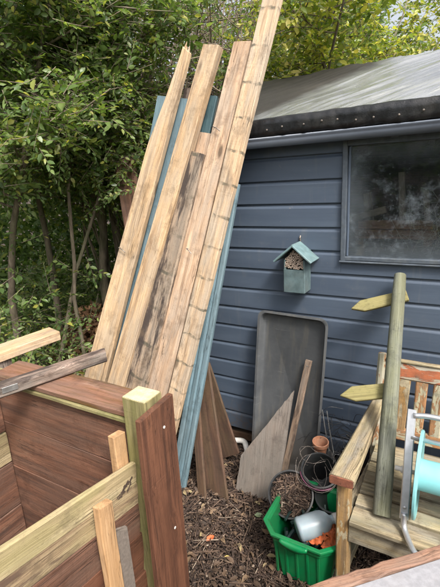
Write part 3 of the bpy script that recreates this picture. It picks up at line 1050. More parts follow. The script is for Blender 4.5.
def splinter_plank():
    """Long tapering plank that ends in a splintered point."""
    off, t = 0.042, 0.032
    A = lp(-2.04, 0.0, off)
    B = lp(-1.302, 2.315, off)
    M = frame(A, B, LN)
    Mi = M.inverted()
    left = [(-2.145, 0.02), (-2.021, 0.428), (-1.792, 1.118), (-1.546, 1.854), (-1.434, 2.083), (-1.365, 2.24), (-1.334, 2.318)]
    right = [(-1.965, 0.0), (-1.838, 0.44), (-1.645, 1.118), (-1.427, 1.845), (-1.357, 2.074), (-1.315, 2.21), (-1.296, 2.285)]
    V, F = [], []
    for l, r in zip(left, right):
        a, b = Mi @ lp(l[0], l[1], off), Mi @ lp(r[0], r[1], off)
        for p in (a, b):
            V.append((p.x, p.y, -t / 2))
        for p in (b, a):
            V.append((p.x, p.y, t / 2))
    n = len(left)
    for i in range(n - 1):
        for k in range(4):
            F.append((i * 4 + k, i * 4 + (k + 1) % 4, i * 4 + 4 + (k + 1) % 4, i * 4 + 4 + k))
    F.append((3, 2, 1, 0))
    F.append(tuple(range((n - 1) * 4, n * 4)))
    # splinters
    for q, (fx, ln) in enumerate(((0.15, .05), (0.45, .028), (0.8, .045))):
        a, b = Mi @ lp(*left[-1], off), Mi @ lp(*right[-1], off)
        c = a.lerp(b, fx)
        dr = Vector((1, 0, 0))
        k = len(V)
        for s in ((-.005, -t * .3), (.005, -t * .3), (.005, t * .35), (-.005, t * .35)):
            V.append((c.x - .01, c.y + s[0], s[1]))
        V.append((c.x + ln, c.y + (.004 if q else -.004), t * .2))
        F += [(k, k + 1, k + 4), (k + 1, k + 2, k + 4), (k + 2, k + 3, k + 4), (k + 3, k, k + 4)]
    o = mk('plank', V, F, M_PALE, None, M)
    md = o.modifiers.new('bevel', 'BEVEL')
    md.width = 0.003
    md.limit_method = 'ANGLE'
    tag(o, 'pale tapering plank with splintered tip, leftmost of the leaning timbers', 'plank', G_LEAN)


splinter_plank()
leaning('timber_beam', 'square pale beam with cut top, standing proud in the middle of the leaning timbers', 'beam', -1.865, 0.0, -1.140, 2.272, 0.128, 0.092, 0.05, 0.072, M_PALE, G_LEAN, ch=0.004, endB=-.01)
leaning('stained_timber', 'short timber with black stains, between the square beam and the paler planks', 'timber', -1.70, 0.0, -1.216, 1.788, 0.165, 0.108, 0.04, 0.056, M_STAINED, G_LEAN, ch=0.006, endB=.006)
leaning('plank', 'pinkish pale plank with stepped top, left of the longest plank', 'plank', -1.545, 0.0, -0.990, 2.274, 0.145, 0.094, 0.028, 0.044, M_PALE2, G_LEAN, endB=-.012)
leaning('plank', 'longest leaning plank with evenly spaced dark cross marks, reaching out of the picture', 'plank', -1.405, 0.0, -0.742, 2.86, 0.098, 0.088, 0.036, 0.058, M_BAND, G_LEAN, ch=0.004)


def teal_profile():
    """Painted moulding with lengthwise grooves, lower right of the stack."""
    A, B = lp(-1.287, 0.0, 0.006), lp(-1.043, 1.64, 0.006)
    L = (B - A).length
    w, t = 0.105, 0.022
    sec = []
    for k in range(3):
        y0 = -w / 2 + k * w / 3
        sec += [(y0, t / 2 - .007), (y0 + .007, t / 2), (y0 + w / 3 - .010, t / 2), (y0 + w / 3 - .003, t / 2 - .007)]
    sec += [(w / 2, -t / 2), (-w / 2, -t / 2)]
    V, F = [], []
    m = len(sec)
    seg = 6
    for i in range(seg + 1):
        for y, z in sec:
            V.append((L * i / seg, y, z))
    for i in range(seg):
        for k in range(m):
            F.append((i * m + k, i * m + (k + 1) % m, (i + 1) * m + (k + 1) % m, (i + 1) * m + k))
    F = [tuple(reversed(f)) for f in F]
    F.append(tuple(range(m)))
    F.append(tuple(reversed(range(seg * m, seg * m + m))))
    o = mk('grooved_board', V, F, M_TEAL, None, frame(A, B, LN))
    tag(o, 'light blue grooved board along the lower right edge of the leaning timbers', 'board', G_LEAN)


teal_profile()
# nails left in the timbers
def bent_nail(x, z, off, label, dx=.02):
    p = lp(x, z, off)
    V, F = tube_vf([Vector((0, 0, 0)), LN * .016, LN * .02 + Vector((dx, 0, -.012)), LN * .02 + Vector((dx * 1.6, 0, -.026))], .0026, 6)
    tag(mk('bent_nail', V, F, M_WIRE, None, origin_mat(p)), label, 'nail', 'bent nails in the leaning timbers')


bent_nail(-1.24, 1.31, .07, 'rusty bent nail beside the black stained timber, at its mid height')
bent_nail(-1.12, 1.90, .058, 'rusty nail near the top of the plank with the stepped end', .025)
bent_nail(-1.72, 1.30, .056, 'rusty nail in the left edge of the splinter-tipped plank', .03)

# brown boards at the foot of the stack, and one behind it
o = board('brown_board', (-1.045, -0.50, 0.0), (-1.255, -0.285, 0.66), (-.2, -1, .3), 0.150, 0.016, M_OLDBROWN, None, endA=.05, seg=5)
tag(o, 'mossy brown board leaning at the foot of the light blue grooved board, nearer of two', 'board', 'brown boards at the shed corner')
o = board('brown_board', (-1.115, -0.545, 0.0), (-1.285, -0.30, 0.60), (-.2, -1, .3), 0.055, 0.016, M_OLDBROWN, None, endA=.03, seg=5)
tag(o, 'narrow brown strip along the left edge of the mossy brown board', 'board', 'brown boards at the shed corner')
o = board('brown_board', (-1.105, -0.235, 0.06), (-1.285, -0.225, 0.62), (0, -1, .15), 0.135, 0.016, M_OLDBROWN, None, endA=-.03, seg=5)
tag(o, 'reddish brown board behind the mossy one, ending above the ground', 'board', 'brown boards at the shed corner')
o = board('brown_board', (-1.94, 0.17, 0.0), (-2.215, 0.34, 1.845), (.5, -1, 0), 0.155, 0.02, M_BROWN_IN, None, endB=-.03)
tag(o, 'reddish brown board in the shade left of the splinter-tipped plank', 'board')

# ------------------------------------------------------------------ compost bin
BIN = thing('compost_bin', 'open compost bin of brown boards with a green corner post in the foreground', 'compost bin', (-1.15, -1.6, 0))


def build_bin():
    post = board('corner_post', (-0.866, -1.194, 0.0), (-0.866, -1.194, 1.0), (0, -1, 0), 0.098, 0.086, M_GREENPOST, BIN, ch=0.004)
    board('sawn_top', (-0.866, -1.194, 1.0), (-0.866, -1.194, 1.003), (0, -1, 0), 0.092, 0.080, M_ENDGRAIN, post, ch=0.002, seg=1, jit=0)
    fb = board('facing_board', (-0.798, -1.213, 0.0), (-0.798, -1.213, 0.982), (1, 0, 0), 0.168, 0.022, M_BROWN, BIN, endB=-.012)
    nv, nf = lathe_vf([(0.0004, .002), (.005, .001), (.0052, -.002)], 8)
    for (y, z) in ((-1.19, .90), (-1.185, .50)):
        mk('nail', nv, nf, M_WHITEP, fb, Matrix.Translation((-0.7865, y, z)) @ Matrix.Rotation(R(90), 4, 'Y'))
    # far wall, its cap and the mossy edge under the cap
    for k, z in enumerate((0.13, 0.355, 0.58, 0.795)):
        board('wall_plank', (-1.69, -1.188 - .002 * (k % 2), z), (-0.918, -1.188 + .002 * (k % 2), z), (0, -1, 0), 0.2245 if k < 3 else 0.203, 0.022, M_BROWN_IN, BIN)
    board('cap_board', (-1.66, -1.155, 0.922), (-0.905, -1.140, 0.918), (0, 0, 1), 0.142, 0.022, M_CAP, BIN, endA=-.02)
    board('edge_batten', (-1.66, -1.216, 0.902), (-0.917, -1.206, 0.898), (0, -1, 0), 0.016, 0.026, M_GREENPOST, BIN)
    # left wall
    for z, h, mt in ((0.14, .24, M_BROWN_IN), (0.375, .22, M_BROWN_IN), (0.565, .145, M_YELLOWGREEN), (0.765, .24, M_BROWN_IN)):
        board('wall_plank', (-1.685, -1.205, z), (-1.685, -2.25, z), (1, 0, 0), h, 0.022, mt, BIN)
    board('corner_post', (-1.72, -1.16, 0.0), (-1.72, -1.16, 0.905), (0, -1, 0), 0.05, 0.05, M_GREENPOST, BIN)
    # near wall: sloping pale plank over stained ones
    def near(zc0, zc1, h, x, mt, y0=-1.2385, y1=-2.35, t=.020, **kw):
        return board('wall_plank', (x, y0, zc0), (x, y1, zc1), (1, 0, 0), h, t, mt, BIN, **kw)
    top = near(0.727, 0.907, 0.079, -0.895, M_YELLOWGREEN)
    for (y0, z0, y1, z1, w) in ((-1.258, .727, -1.290, .712, .010), (-1.278, .722, -1.318, .706, .015), (-1.268, .712, -1.282, .700, .007), (-1.300, .702, -1.330, .694, .009),
                                (-1.298, .722, -1.309, .716, .005), (-1.322, .706, -1.337, .702, .005), (-1.284, .698, -1.291, .691, .005)):
        board('damp_knot', (-0.8844, y0, z0), (-0.8844, y1, z1), (1, 0, 0), w, 0.0016, M_DAMP, top, seg=7, jit=.0016, w2=w * .4, ragged=.003)
    near(0.645, 0.826, 0.079, -0.899, M_MIXED)
    near(0.540, 0.720, 0.126, -0.903, M_BROWN_IN)
    near(0.392, 0.560, 0.165, -0.905, M_BROWN)
    near(0.180, 0.335, 0.25, -0.907, M_BROWN)
    board('stake', (-0.868, -1.409, 0.0), (-0.868, -1.409, 0.745), (1, 0, 0), 0.056, 0.028, M_STAKE, BIN, endB=.012)
    board('stake', (-0.926, -1.266, 0.0), (-0.926, -1.266, 0.880), (1, 0, 0), 0.052, 0.030, M_STAKE, BIN, endB=.006)


build_bin()
o = board('grey_offcut', (-0.872, -1.350, 0.0), (-0.872, -1.350, 0.60), (1, 0, 0), 0.05, 0.016, M_SLAB, None, endB=.03, ragged=.006)
tag(o, 'grey rough-topped offcut standing beside the orange stake of the compost bin', 'offcut')

# loose timbers beyond the bin's far wall, at the left edge of the picture
pr = thing('propped_timber', 'pale square timber lying on a short upright at the left edge', 'timber', (-1.86, -1.10, 0))
board('beam', (-1.815, -0.775, 0.930), (-1.91, -1.75, 0.925), (0, 0, 1), 0.118, 0.046, M_PALE, pr, ch=.003, endA=.015)
board('upright', (-1.845, -1.07, 0.0), (-1.845, -1.07, 0.906), (0, -1, 0), 0.09, 0.06, M_WEATHER, pr)
board('upright', (-1.90, -1.66, 0.0), (-1.90, -1.66, 0.901), (0, -1, 0), 0.09, 0.06, M_WEATHER, pr)
wt = thing('weathered_timber', 'dark weathered timber with metal plate, lying across the brown capped bin wall', 'timber', (-1.40, -1.15, 0.955))
board('beam', (-1.302, -0.925, 0.958), (-1.60, -1.86, 0.960), (0, 0, 1), 0.062, 0.044, M_WEATHER, wt, ch=.006, endA=.025, ragged=.006)
board('metal_plate', (-1.3815, -1.287, 0.966), (-1.398, -1.339, 0.966), (0.953, -.304, 0.0), 0.022, 0.003, M_METAL, wt, ch=.0005, seg=1, jit=0)

# ------------------------------------------------------------------ things against the shed wall
def build_bug_house():
    h = thing('bug_house', 'pale teal wooden bug house with bamboo tubes hung on the shed wall', 'bug house', (-0.742, -0.066, 1.075))
    xl, xr, yf, yb, z0, zt = -0.799, -0.685, -0.115, -0.017, 1.075, 1.235
    xm, za = -0.742, 1.318
    # body: back, two sides, floor (a pentagonal box open at the gable), lower front panel
    board('back_panel', (xm, yb - .005, z0), (xm, yb - .005, za - .03), (0, -1, 0), xr - xl, 0.01, M_HOUSE, h, seg=2, jit=0)
    for x in (xl + .005, xr - .005):
        board('side_panel', (x, (yf + yb) / 2 - .004, z0), (x, (yf + yb) / 2 - .004, zt + .012), (1, 0, 0), yb - yf - .012, 0.010, M_HOUSE, h, seg=3, jit=.0006)
    board('floor_panel', (xl + .010, (yf + yb) / 2, z0 + .006), (xr - .010, (yf + yb) / 2, z0 + .006), (0, 0, 1), yb - yf - .014, 0.010, M_HOUSE, h, seg=2, jit=0)
    board('front_panel', (xm, yf + .004, z0 + .001), (xm, yf + .004, 1.195), (0, -1, 0), xr - xl + .001, 0.010, M_HOUSE, h, seg=3, jit=.0006)
    for sgn in (-1, 1):
        a = Vector((xm - sgn * 0.004, (yf + yb) / 2 - .014, za + .008))
        b = Vector((xm + sgn * 0.098, (yf + yb) / 2 - .014, za - .078))
        board('roof_panel', a, b, Vector((sgn * .085, 0, .1)), yb - yf + .034, 0.011, M_HOUSEROOF, h, seg=3, jit=.0008)
    # bamboo tubes: each a short hollow cane
    rr = random.Random(3)
    spots = []
    tries = 0
    while len(spots) < 70 and tries < 9000:
        tries += 1
        r = rr.choice((.0052, .006, .0068, .0082))
        x, z = rr.uniform(xl + .012, xr - .012), rr.uniform(1.203, za - .012)
        if abs(x - xm) > (za - .016 - z) * 1.12 - r or z < 1.2 + r * .6:
            continue
        if all((x - a) ** 2 + (z - b) ** 2 > (r + c) ** 2 * .9 for a, b, c in spots):
            spots.append((x, z, r))
    for x, z, r in spots:
        V, F = lathe_vf([(r, -.07), (r, 0), (r * .66, 0), (r * .6, -.02)], 10)
        c = mk('bamboo_tube', V, F, M_BAMBOO, h, Matrix.Translation((x, yf + rr.uniform(.001, .006), z)) @ Matrix.Rotation(R(90), 4, 'X'))
    board('tube_shade_plate', (xm, yf + .03, 1.196), (xm, yf + .03, 1.28), (0, -1, 0), .09, .004, M_BAMBOOH, h, seg=1, jit=0)  # near-black plate added to paint the shade in and between the tubes
    V, F = tube_vf([Vector((xm, yb + .002, za + .004)), Vector((xm, yb - .006, za + .03)), Vector((xm, yb + .0, za + .04))], .004, 6)
    mk('hanging_hook', V, F, M_WIRE, h)


build_bug_house()


def rounded_rect(w, h, r, n=6):
    pts = []
    for cx, cy, a0 in ((w / 2 - r, h / 2 - r, 0), (-w / 2 + r, h / 2 - r, 90), (-w / 2 + r, -h / 2 + r, 180), (w / 2 - r, -h / 2 + r, 270)):
        for k in range(n + 1):
            a = R(a0 + 90 * k / n)
            pts.append((cx + r * math.cos(a), cy + r * math.sin(a)))
    return pts


def loops_mesh(loops, cap_first=True, cap_last=True):
    V, F = [], []
    m = len(loops[0])
    for lo in loops:
        V += [tuple(p) for p in lo]
    for i in range(len(loops) - 1):
        for k in range(m):
            F.append((i * m + k, i * m + (k + 1) % m, (i + 1) * m + (k + 1) % m, (i + 1) * m + k))
    if cap_first:
        F.append(tuple(reversed(range(m))))
    if cap_last:
        F.append(tuple(range((len(loops) - 1) * m, len(loops) * m)))
    return V, F


def build_tray():
    w, h, d = 0.385, 0.90, 0.045
    # local: x across, y up its length, z out of its open face
    L = []
    for (ins, z, r) in ((.022, 0.0, .03), (.010, .006, .035), (.004, d - .006, .04), (-.006, d - .004, .045), (-.007, d, .045), (.006, d + .001, .04), (.010, d - .004, .038),
                        (.016, .012, .032), (.026, .005, .026)):
        L.append([(x, y, z) for x, y in rounded_rect(w - 2 * ins, h - 2 * ins, r)])
    V, F = loops_mesh(L)
    top, bot = Vector((-0.766, -0.036, 0.96)), Vector((-0.790, -0.155, 0.015))
    y = (top - bot).normalized()
    c = (top + bot) / 2
    x = Vector((1, 0, 0))
    x = (x - y * x.dot(y)).normalized()
    z = x.cross(y)
    M = Matrix(((x.x, y.x, z.x, c.x), (x.y, y.y, z.y, c.y), (x.z, y.z, z.z, c.z), (0, 0, 0, 1)))
    o = mk('plastic_tray', V, F, M_TRAY, None, M, smooth=True)
    md = o.modifiers.new('edges', 'EDGE_SPLIT')
    md.split_angle = R(50)
    tag(o, 'long grey plastic tray standing on end against the shed wall', 'tray')


build_tray()


def slab_obj():
    """Broken cement board leaning on the tray."""
    u = Vector((0, .21, .558)).normalized()           # up the slab
    nrm = Vector((0, -.558, .21)).normalized()
    pts = [(-0.975, 0.0), (-0.735, 0.0), (-0.712, 0.60), (-0.775, 0.497), (-0.86, 0.36), (-0.968, 0.193)]
    M = Matrix(((u.x, -1, nrm.x, 0), (u.y, 0, nrm.y, -.411), (u.z, 0, nrm.z, 0), (0, 0, 0, 1)))   # its grain runs up the board
    pts = [(b, -a) for a, b in pts]
    rr = random.Random(4)
    P = []
    for i, a in enumerate(pts):       # roughen the broken edges
        b = pts[(i + 1) % len(pts)]
        for k in range(6):
            t = k / 6
            j = .0025 if k else 0
            P.append((a[0] + (b[0] - a[0]) * t + rr.uniform(-j, j), a[1] + (b[1] - a[1]) * t + rr.uniform(-j, j)))
    th = .013
    L = [[(x, y, 0) for x, y in P], [(x, y, th) for x, y in P]]
    V, F = loops_mesh(L)
    tag(mk('broken_board', V, F, M_SLABW, None, M), 'grey broken board with slanting top leaning in front of the tray', 'board')


slab_obj()
bt = thing('thin_batten', 'thin weathered batten with a screw, leaning on the grey tray', 'batten', (-0.742, -0.20, 0))
board('batten', (-0.770, -0.245, 0.0), (-0.664, -0.107, 0.705), (0, -1, .2), 0.034, 0.02, M_BATTEN, bt, ch=.002)
nv, nf = lathe_vf([(0.0004, .003), (.006, .002), (.0065, -.002)], 10)
mk('screw_head', nv, nf, M_METAL, bt, Matrix.Translation((-0.667, -0.121, 0.675)) @ Matrix.Rotation(R(100), 4, 'X'))
o = tube('drain_pipe', spline([(-1.31, -.13, .045), (-1.20, -.095, .05), (-1.11, -.068, .055), (-1.075, -.09, .04), (-1.05, -.12, -.01)], 5), 0.017, M_WHITEP, None, 12)
tag(o, 'short white plastic pipe bending into the soil at the shed corner', 'pipe')


# ------------------------------------------------------------------ green box and what is in and around it
def build_green_box():
    g = thing('storage_box', 'bright green plastic storage box full of garden odds and ends', 'box', (-0.44, -0.62, 0))
    def octo(x0, x1, y0, y1, c, z):
        return [(x0 + c, y0, z), (x1 - c, y0, z), (x1, y0 + c, z), (x1, y1 - c, z), (x1 - c, y1, z), (x0 + c, y1, z), (x0, y1 - c, z), (x0, y0 + c, z)]
    X0, X1, Y0, Y1, H = -0.645, -0.318, -0.826, -0.452, 0.245

    def ring(ins, z, c):
        return octo(X0 + ins, X1 - ins, Y0 + ins, Y1 - ins, c, z)
    L = [ring(.050, .004, .045), ring(.046, .0, .045), ring(.022, H - .045, .052), ring(.012, H - .043, .055), ring(.008, H - .012, .056), ring(-.002, H - .012, .06), ring(-.002, H, .06),
         ring(.014, H + .001, .054), ring(.022, H - .012, .052), ring(.052, .014, .043)]
    V, F = loops_mesh(L)
    b = mk('shell', V, F, M_GREENBOX, g)
    md = b.modifiers.new('bevel', 'BEVEL')
    md.width = 0.004
    md.segments = 2
    md.limit_method = 'ANGLE'
    # scooped carrying lip in the front rim
    lip = []
    n = 12
    for k in range(n + 1):
        s = k / n
        x = -0.545 + 0.115 * s
        dip = .024 * math.sin(math.pi * s) ** .7
        lip.append([(x, Y0 - .003, H - .001), (x, Y0 - .014, H - .006 - dip * .4), (x, Y0 - .012, H - .014 - dip), (x, Y0 + .010, H - .016 - dip)])
    V, F = [], []
    for r_ in lip:
        V += r_
    for i in range(n):
        for k in range(4):
            F.append((i * 4 + k, i * 4 + (k + 1) % 4, i * 4 + 4 + (k + 1) % 4, i * 4 + 4 + k))
    F += [(3, 2, 1, 0), (n * 4, n * 4 + 1, n * 4 + 2, n * 4 + 3)]
    mk('carrying_lip', V, F, M_GREENBOX, g, smooth=True)
    for k in range(5):     # moulded ribs down the front
        x = -0.575 + k * .045
        board('rib', (x, Y0 + .043, .02), (x, Y0 + .023, H - .05), (0, -1, 0), .012, .008, M_GREENBOX, g, seg=2, jit=0)


build_green_box()


def pot_vf(r0, r1, h, th=.004, rim=.006, rimh=.02):
    return lathe_vf([(0.001, 0), (r0, 0), (r1 - (r1 - r0) * rimh / h, h - rimh), (r1 + rim, h - rimh), (r1 + rim, h), (r1 - .001, h + .001),
                     (r1 - th, h - .004), (r0 - th, th), (0.001, th)], 40)


def tilt_mat(loc, axis):
    z = Vector(axis).normalized()
    x = Vector((1, 0, 0)).cross(z)
    x = Vector((0, 1, 0)).cross(z).normalized()
    y = z.cross(x)
    return Matrix(((x.x, y.x, z.x, loc[0]), (x.y, y.y, z.y, loc[1]), (x.z, y.z, z.z, loc[2]), (0, 0, 0, 1)))


def twig_fill(name, label, M, r, z, n, rng, lmin=.03, lmax=.10, mat=None):
    """Dry twigs filling a round pot's mouth (M: the pot's frame, z: fill depth)."""
    a = rng.uniform(0, 2 * np.pi, n)
    q = r * np.sqrt(rng.uniform(0, 1, n))
    T = np.stack([q * np.cos(a), q * np.sin(a), z + rng.uniform(-.02, .014, n) + .02 * (1 - (q / r) ** 2)], 1)
    S = np.stack([rng.uniform(lmin, lmax, n) * (1 - .55 * (q / r)), rng.uniform(.002, .006, n), rng.uniform(.0015, .004, n)], 1)
    V, F = scatter_vf(CHIP_V, CHIP_F, rot_mats(n, 0.35, rng), T, S)
    o = mk_np(name, V, F, mat or M_CHIP, M=M)
    return tag(o, label, 'twigs', kind='stuff')


def build_pots():
    # tipped black pot on the box's rear left corner
    ax = Vector((0.16, -0.66, 0.74))
    M = tilt_mat((-0.612, -0.495, 0.150), ax)
    p = thing('flower_pot', 'black round pot of dry twigs tipped forward on the green box', 'pot', (-0.60, -0.5, 0.1))
    V, F = pot_vf(.070, .098, .145)
    mk('shell', V, F, M_BLACKPOT, p, M, smooth=True).modifiers.new('edges', 'EDGE_SPLIT').split_angle = R(40)
    tt = twig_fill('dry_twigs', 'dry brown twigs filling the tipped black pot', M, .089, .122, 1000, np.random.default_rng(2))
    V, F = lathe_vf([(.001, .10), (.086, .10), (.086, .098), (.001, .098)], 24)
    mk('compost', V, F, M_SOIL, p, M)
    # the bucket behind with a purple hoop round its rim
    ax2 = Vector((0.14, -0.42, 0.9))
    M2 = tilt_mat((-0.515, -0.395, 0.155), ax2)
    b = thing('bucket', 'black bucket with a purple hoop, tilted behind the pot of twigs', 'bucket', (-0.5, -0.4, 0.1))
    V, F = pot_vf(.060, .080, .215)
    mk('shell', V, F, M_BLACKPOT, b, M2, smooth=True).modifiers.new('edges', 'EDGE_SPLIT').split_angle = R(40)
    path = [M2 @ Vector((.089 * math.cos(a), .089 * math.sin(a), .203)) for a in np.linspace(math.pi * 1.15, math.pi * 1.8, 18)]
    tube('rim_hoop', path, .0034, M_PURPLE, b, 8)
    # small terracotta pot standing behind the bucket
    t = thing('terracotta_pot', 'small terracotta pot on the stack behind the black bucket', 'pot', (-0.535, -0.33, 0.33))
    M3 = tilt_mat((-0.535, -0.315, 0.30), Vector((0.05, -.12, 1)))
    V, F = pot_vf(.026, .036, .085, .003, .004, .018)
    mk('shell', V, F, M_TERRA, t, M3, smooth=True).modifiers.new('edges', 'EDGE_SPLIT').split_angle = R(40)
    # upturned stack of black pots that carries it
    s = thing('pot_stack', 'dark upturned plastic pots stacked under the terracotta pot', 'pots', (-0.50, -0.30, 0))
    for k in range(3):
        V, F = pot_vf(.055, .072, .20)
        Mk = Matrix.Translation((-0.535 + .004 * k, -0.285, 0.22 + .035 * k)) @ Matrix.Rotation(math.pi, 4, 'X')
        mk('pot', V, F, M_BLACKPOT, s, Mk, smooth=True).modifiers.new('edges', 'EDGE_SPLIT').split_angle = R(40)
    # dark pots in the gap to the bench
    q = thing('flower_pot', 'dark plastic pot wedged between the bucket and the bench leg', 'pot', (-0.40, -0.50, 0.1))
    V, F = pot_vf(.062, .085, .17)
    mk('shell', V, F, M_BLACKPOT, q, tilt_mat((-0.375, -0.475, 0.13), Vector((-.15, -.35, .9))), smooth=True).modifiers.new('edges', 'EDGE_SPLIT').split_angle = R(40)
    q2 = thing('seed_tray', 'dark plastic seed tray on its side behind the terracotta pot', 'tray', (-0.40, -0.2, 0.0))
    board('panel', (-0.50, -0.16, 0.05), (-0.30, -0.16, 0.42), (0, -1, .2), .13, .02, M_BLACKPOT, q2)
    for k in range(4):
        board('panel_rib', (-0.50 + .02 * k, -0.178 - .001 * k, 0.06 + .10 * k), (-0.42 + .02 * k, -0.178 - .001 * k, 0.02 + .10 * k), (0, -1, .2), .012, .012, M_BLACKPOT, q2, seg=1)
    board('foot', (-0.46, -0.16, 0.0), (-0.30, -0.16, 0.055), (0, 0, 1), .06, .05, M_BLACKPOT, q2)


build_pots()


def build_wires():
    rr = random.Random(12)
    parts = []
    M2 = tilt_mat((-0.515, -0.395, 0.155), Vector((0.14, -0.42, 0.9)))
    for k in range(8):
        a0, span = rr.uniform(0, 6.28), rr.uniform(2.0, 5.5)
        r = rr.uniform(.05, .10)
        c = Vector((rr.uniform(-.045, .045), rr.uniform(-.03, .05), .22 + rr.uniform(-.01, .03)))
        tilt = Matrix.Rotation(rr.uniform(-.7, .7), 3, 'X') @ Matrix.Rotation(rr.uniform(-.7, .7), 3, 'Y')
        path = [M2 @ (c + tilt @ Vector((r * math.cos(a0 + span * s / 14), r * math.sin(a0 + span * s / 14), 0.01 * math.sin(s)))) for s in range(15)]
        parts.append(tube_vf(path, .0008, 5))
    V, F = merge(parts)
    tag(mk('wire_tangle', V, F, M_WIRE), 'loops of thin grey wire tangled over the mouth of the black bucket', 'wire')
    for k, (x, lab) in enumerate(((-0.553, 'left of the two thin metal prongs standing against the shed by the bench'), (-0.530, 'right of the two thin metal prongs standing against the shed by the bench'))):
        V, F = tube_vf([(x, -.225, .50), (x + .015, -.235, .42), (x + .06, -.26, .22)], [.0022, .003, .003], 6)
        tag(mk('metal_prong', V, F, M_METAL), lab, 'prong', 'thin metal prongs')
    parts = []
    for k in range(64):     # strands of dark wire and string trailing over the pots by the wall
        p = Vector((rr.uniform(-.60, -.36), rr.uniform(-.32, -.14), rr.uniform(.22, .46)))
        q = p + Vector((rr.uniform(-.12, .12), rr.uniform(-.08, .08), rr.uniform(-.10, .06)))
        m = (p + q) / 2 + Vector((rr.uniform(-.03, .03), rr.uniform(-.03, .03), rr.uniform(-.02, .04)))
        parts.append(tube_vf(spline([p, m, q], 5), .0012, 5))
    V, F = merge(parts)
    tag(mk('string_tangle', V, F, M_BLACKPOT), 'dark strings and stems tangled between pots and shed wall', 'string', kind='stuff')


build_wires()


def build_jug():
    j = thing('plastic_jug', 'milky plastic bottle lying in the green box', 'bottle', (-0.43, -0.70, 0.24))
    ax = Vector((0.75, 0.60, 0.16))
    M = tilt_mat((-0.500, -0.752, 0.235), ax)
    prof = [(.001, .004), (.036, 0), (.046, .006), (.049, .014), (.048, .03), (.0495, .04), (.0495, .10), (.047, .115), (.036, .135), (.020, .147), (.0175, .152), (.0175, .165)]
    V, F = lathe_vf(prof, 32)
    mk('body', V, F, M_JUG, j, M, smooth=True)
    V, F = lathe_vf([(.0165, .160), (.021, .161), (.021, .185), (.019, .188), (.001, .188)], 24)
    mk('cap', V, F, M_WHITEP, j, M, smooth=True).modifiers.new('edges', 'EDGE_SPLIT').split_angle = R(40)


build_jug()


def build_netting():
    n = 44
    V, F = [], []
    for j in range(n + 1):
        for i in range(n + 1):
            u, v = i / n - .5, j / n - .5
            r = math.hypot(u, v)
            p = Vector((u * 9, v * 9, 2))
            z = .055 * max(0, 1 - (2 * r) ** 2) + .030 * abs(mn.noise(p * .55)) + .016 * abs(mn.noise(p * 1.2)) + .003 * mn.noise(p * 5) - .02
            V.append((u * .145 + .012 * mn.noise(p + Vector((9, 0, 0))), v * .13 + .012 * mn.noise(p + Vector((0, 9, 0))), z))
    for j in range(n):
        for i in range(n):
            a = j * (n + 1) + i
            # open mesh: a net shows holes
            if mn.noise(Vector((i * .35, j * .35, 7))) < .42:
                F.append((a, a + 1, a + n + 2, a + n + 1))
    o = mk('netting', V, F, M_ORANGE, None, Matrix.Translation((-0.412, -0.695, 0.222)))
    so_ = o.modifiers.new('thick', 'SOLIDIFY')
    so_.thickness = .003
    o.data.polygons.foreach_set('use_smooth', [True] * len(o.data.polygons))
    tag(o, 'crumpled orange netting in the green box beside the bench leg', 'netting')
    o = thing('box_rubble', 'dark hose bits and old stems piled inside the green box', 'debris', (-0.44, -0.64, .02))
    tag(o, kind='stuff')
    rr = random.Random(8)
    parts = []
    for k in range(60):
        p = Vector((rr.uniform(-.57, -.37), rr.uniform(-.75, -.52), rr.uniform(.05, .20)))
        a = rr.uniform(0, 6.28)
        d = Vector((math.cos(a), math.sin(a), rr.uniform(-.3, .3))) * rr.uniform(.04, .09)
        q = p + d
        q.x = min(max(q.x, -.58), -.36); q.y = min(max(q.y, -.76), -.5); q.z = max(.05, q.z)
        parts.append(tube_vf([p, (p + q) / 2 + Vector((0, 0, .015)), q], rr.uniform(.004, .012), 7))
    V, F = merge(parts)
    mk('stems', V, F, M_HOSE, o)
    V, F = loops_mesh([[(x, y, .04) for x, y in ((-.545, -.735), (-.41, -.735), (-.41, -.53), (-.545, -.53))], [(x, y, .13) for x, y in ((-.56, -.75), (-.395, -.75), (-.395, -.52), (-.56, -.52))]])
    mk('soil_fill', V, F, M_SOIL, o)


build_netting()

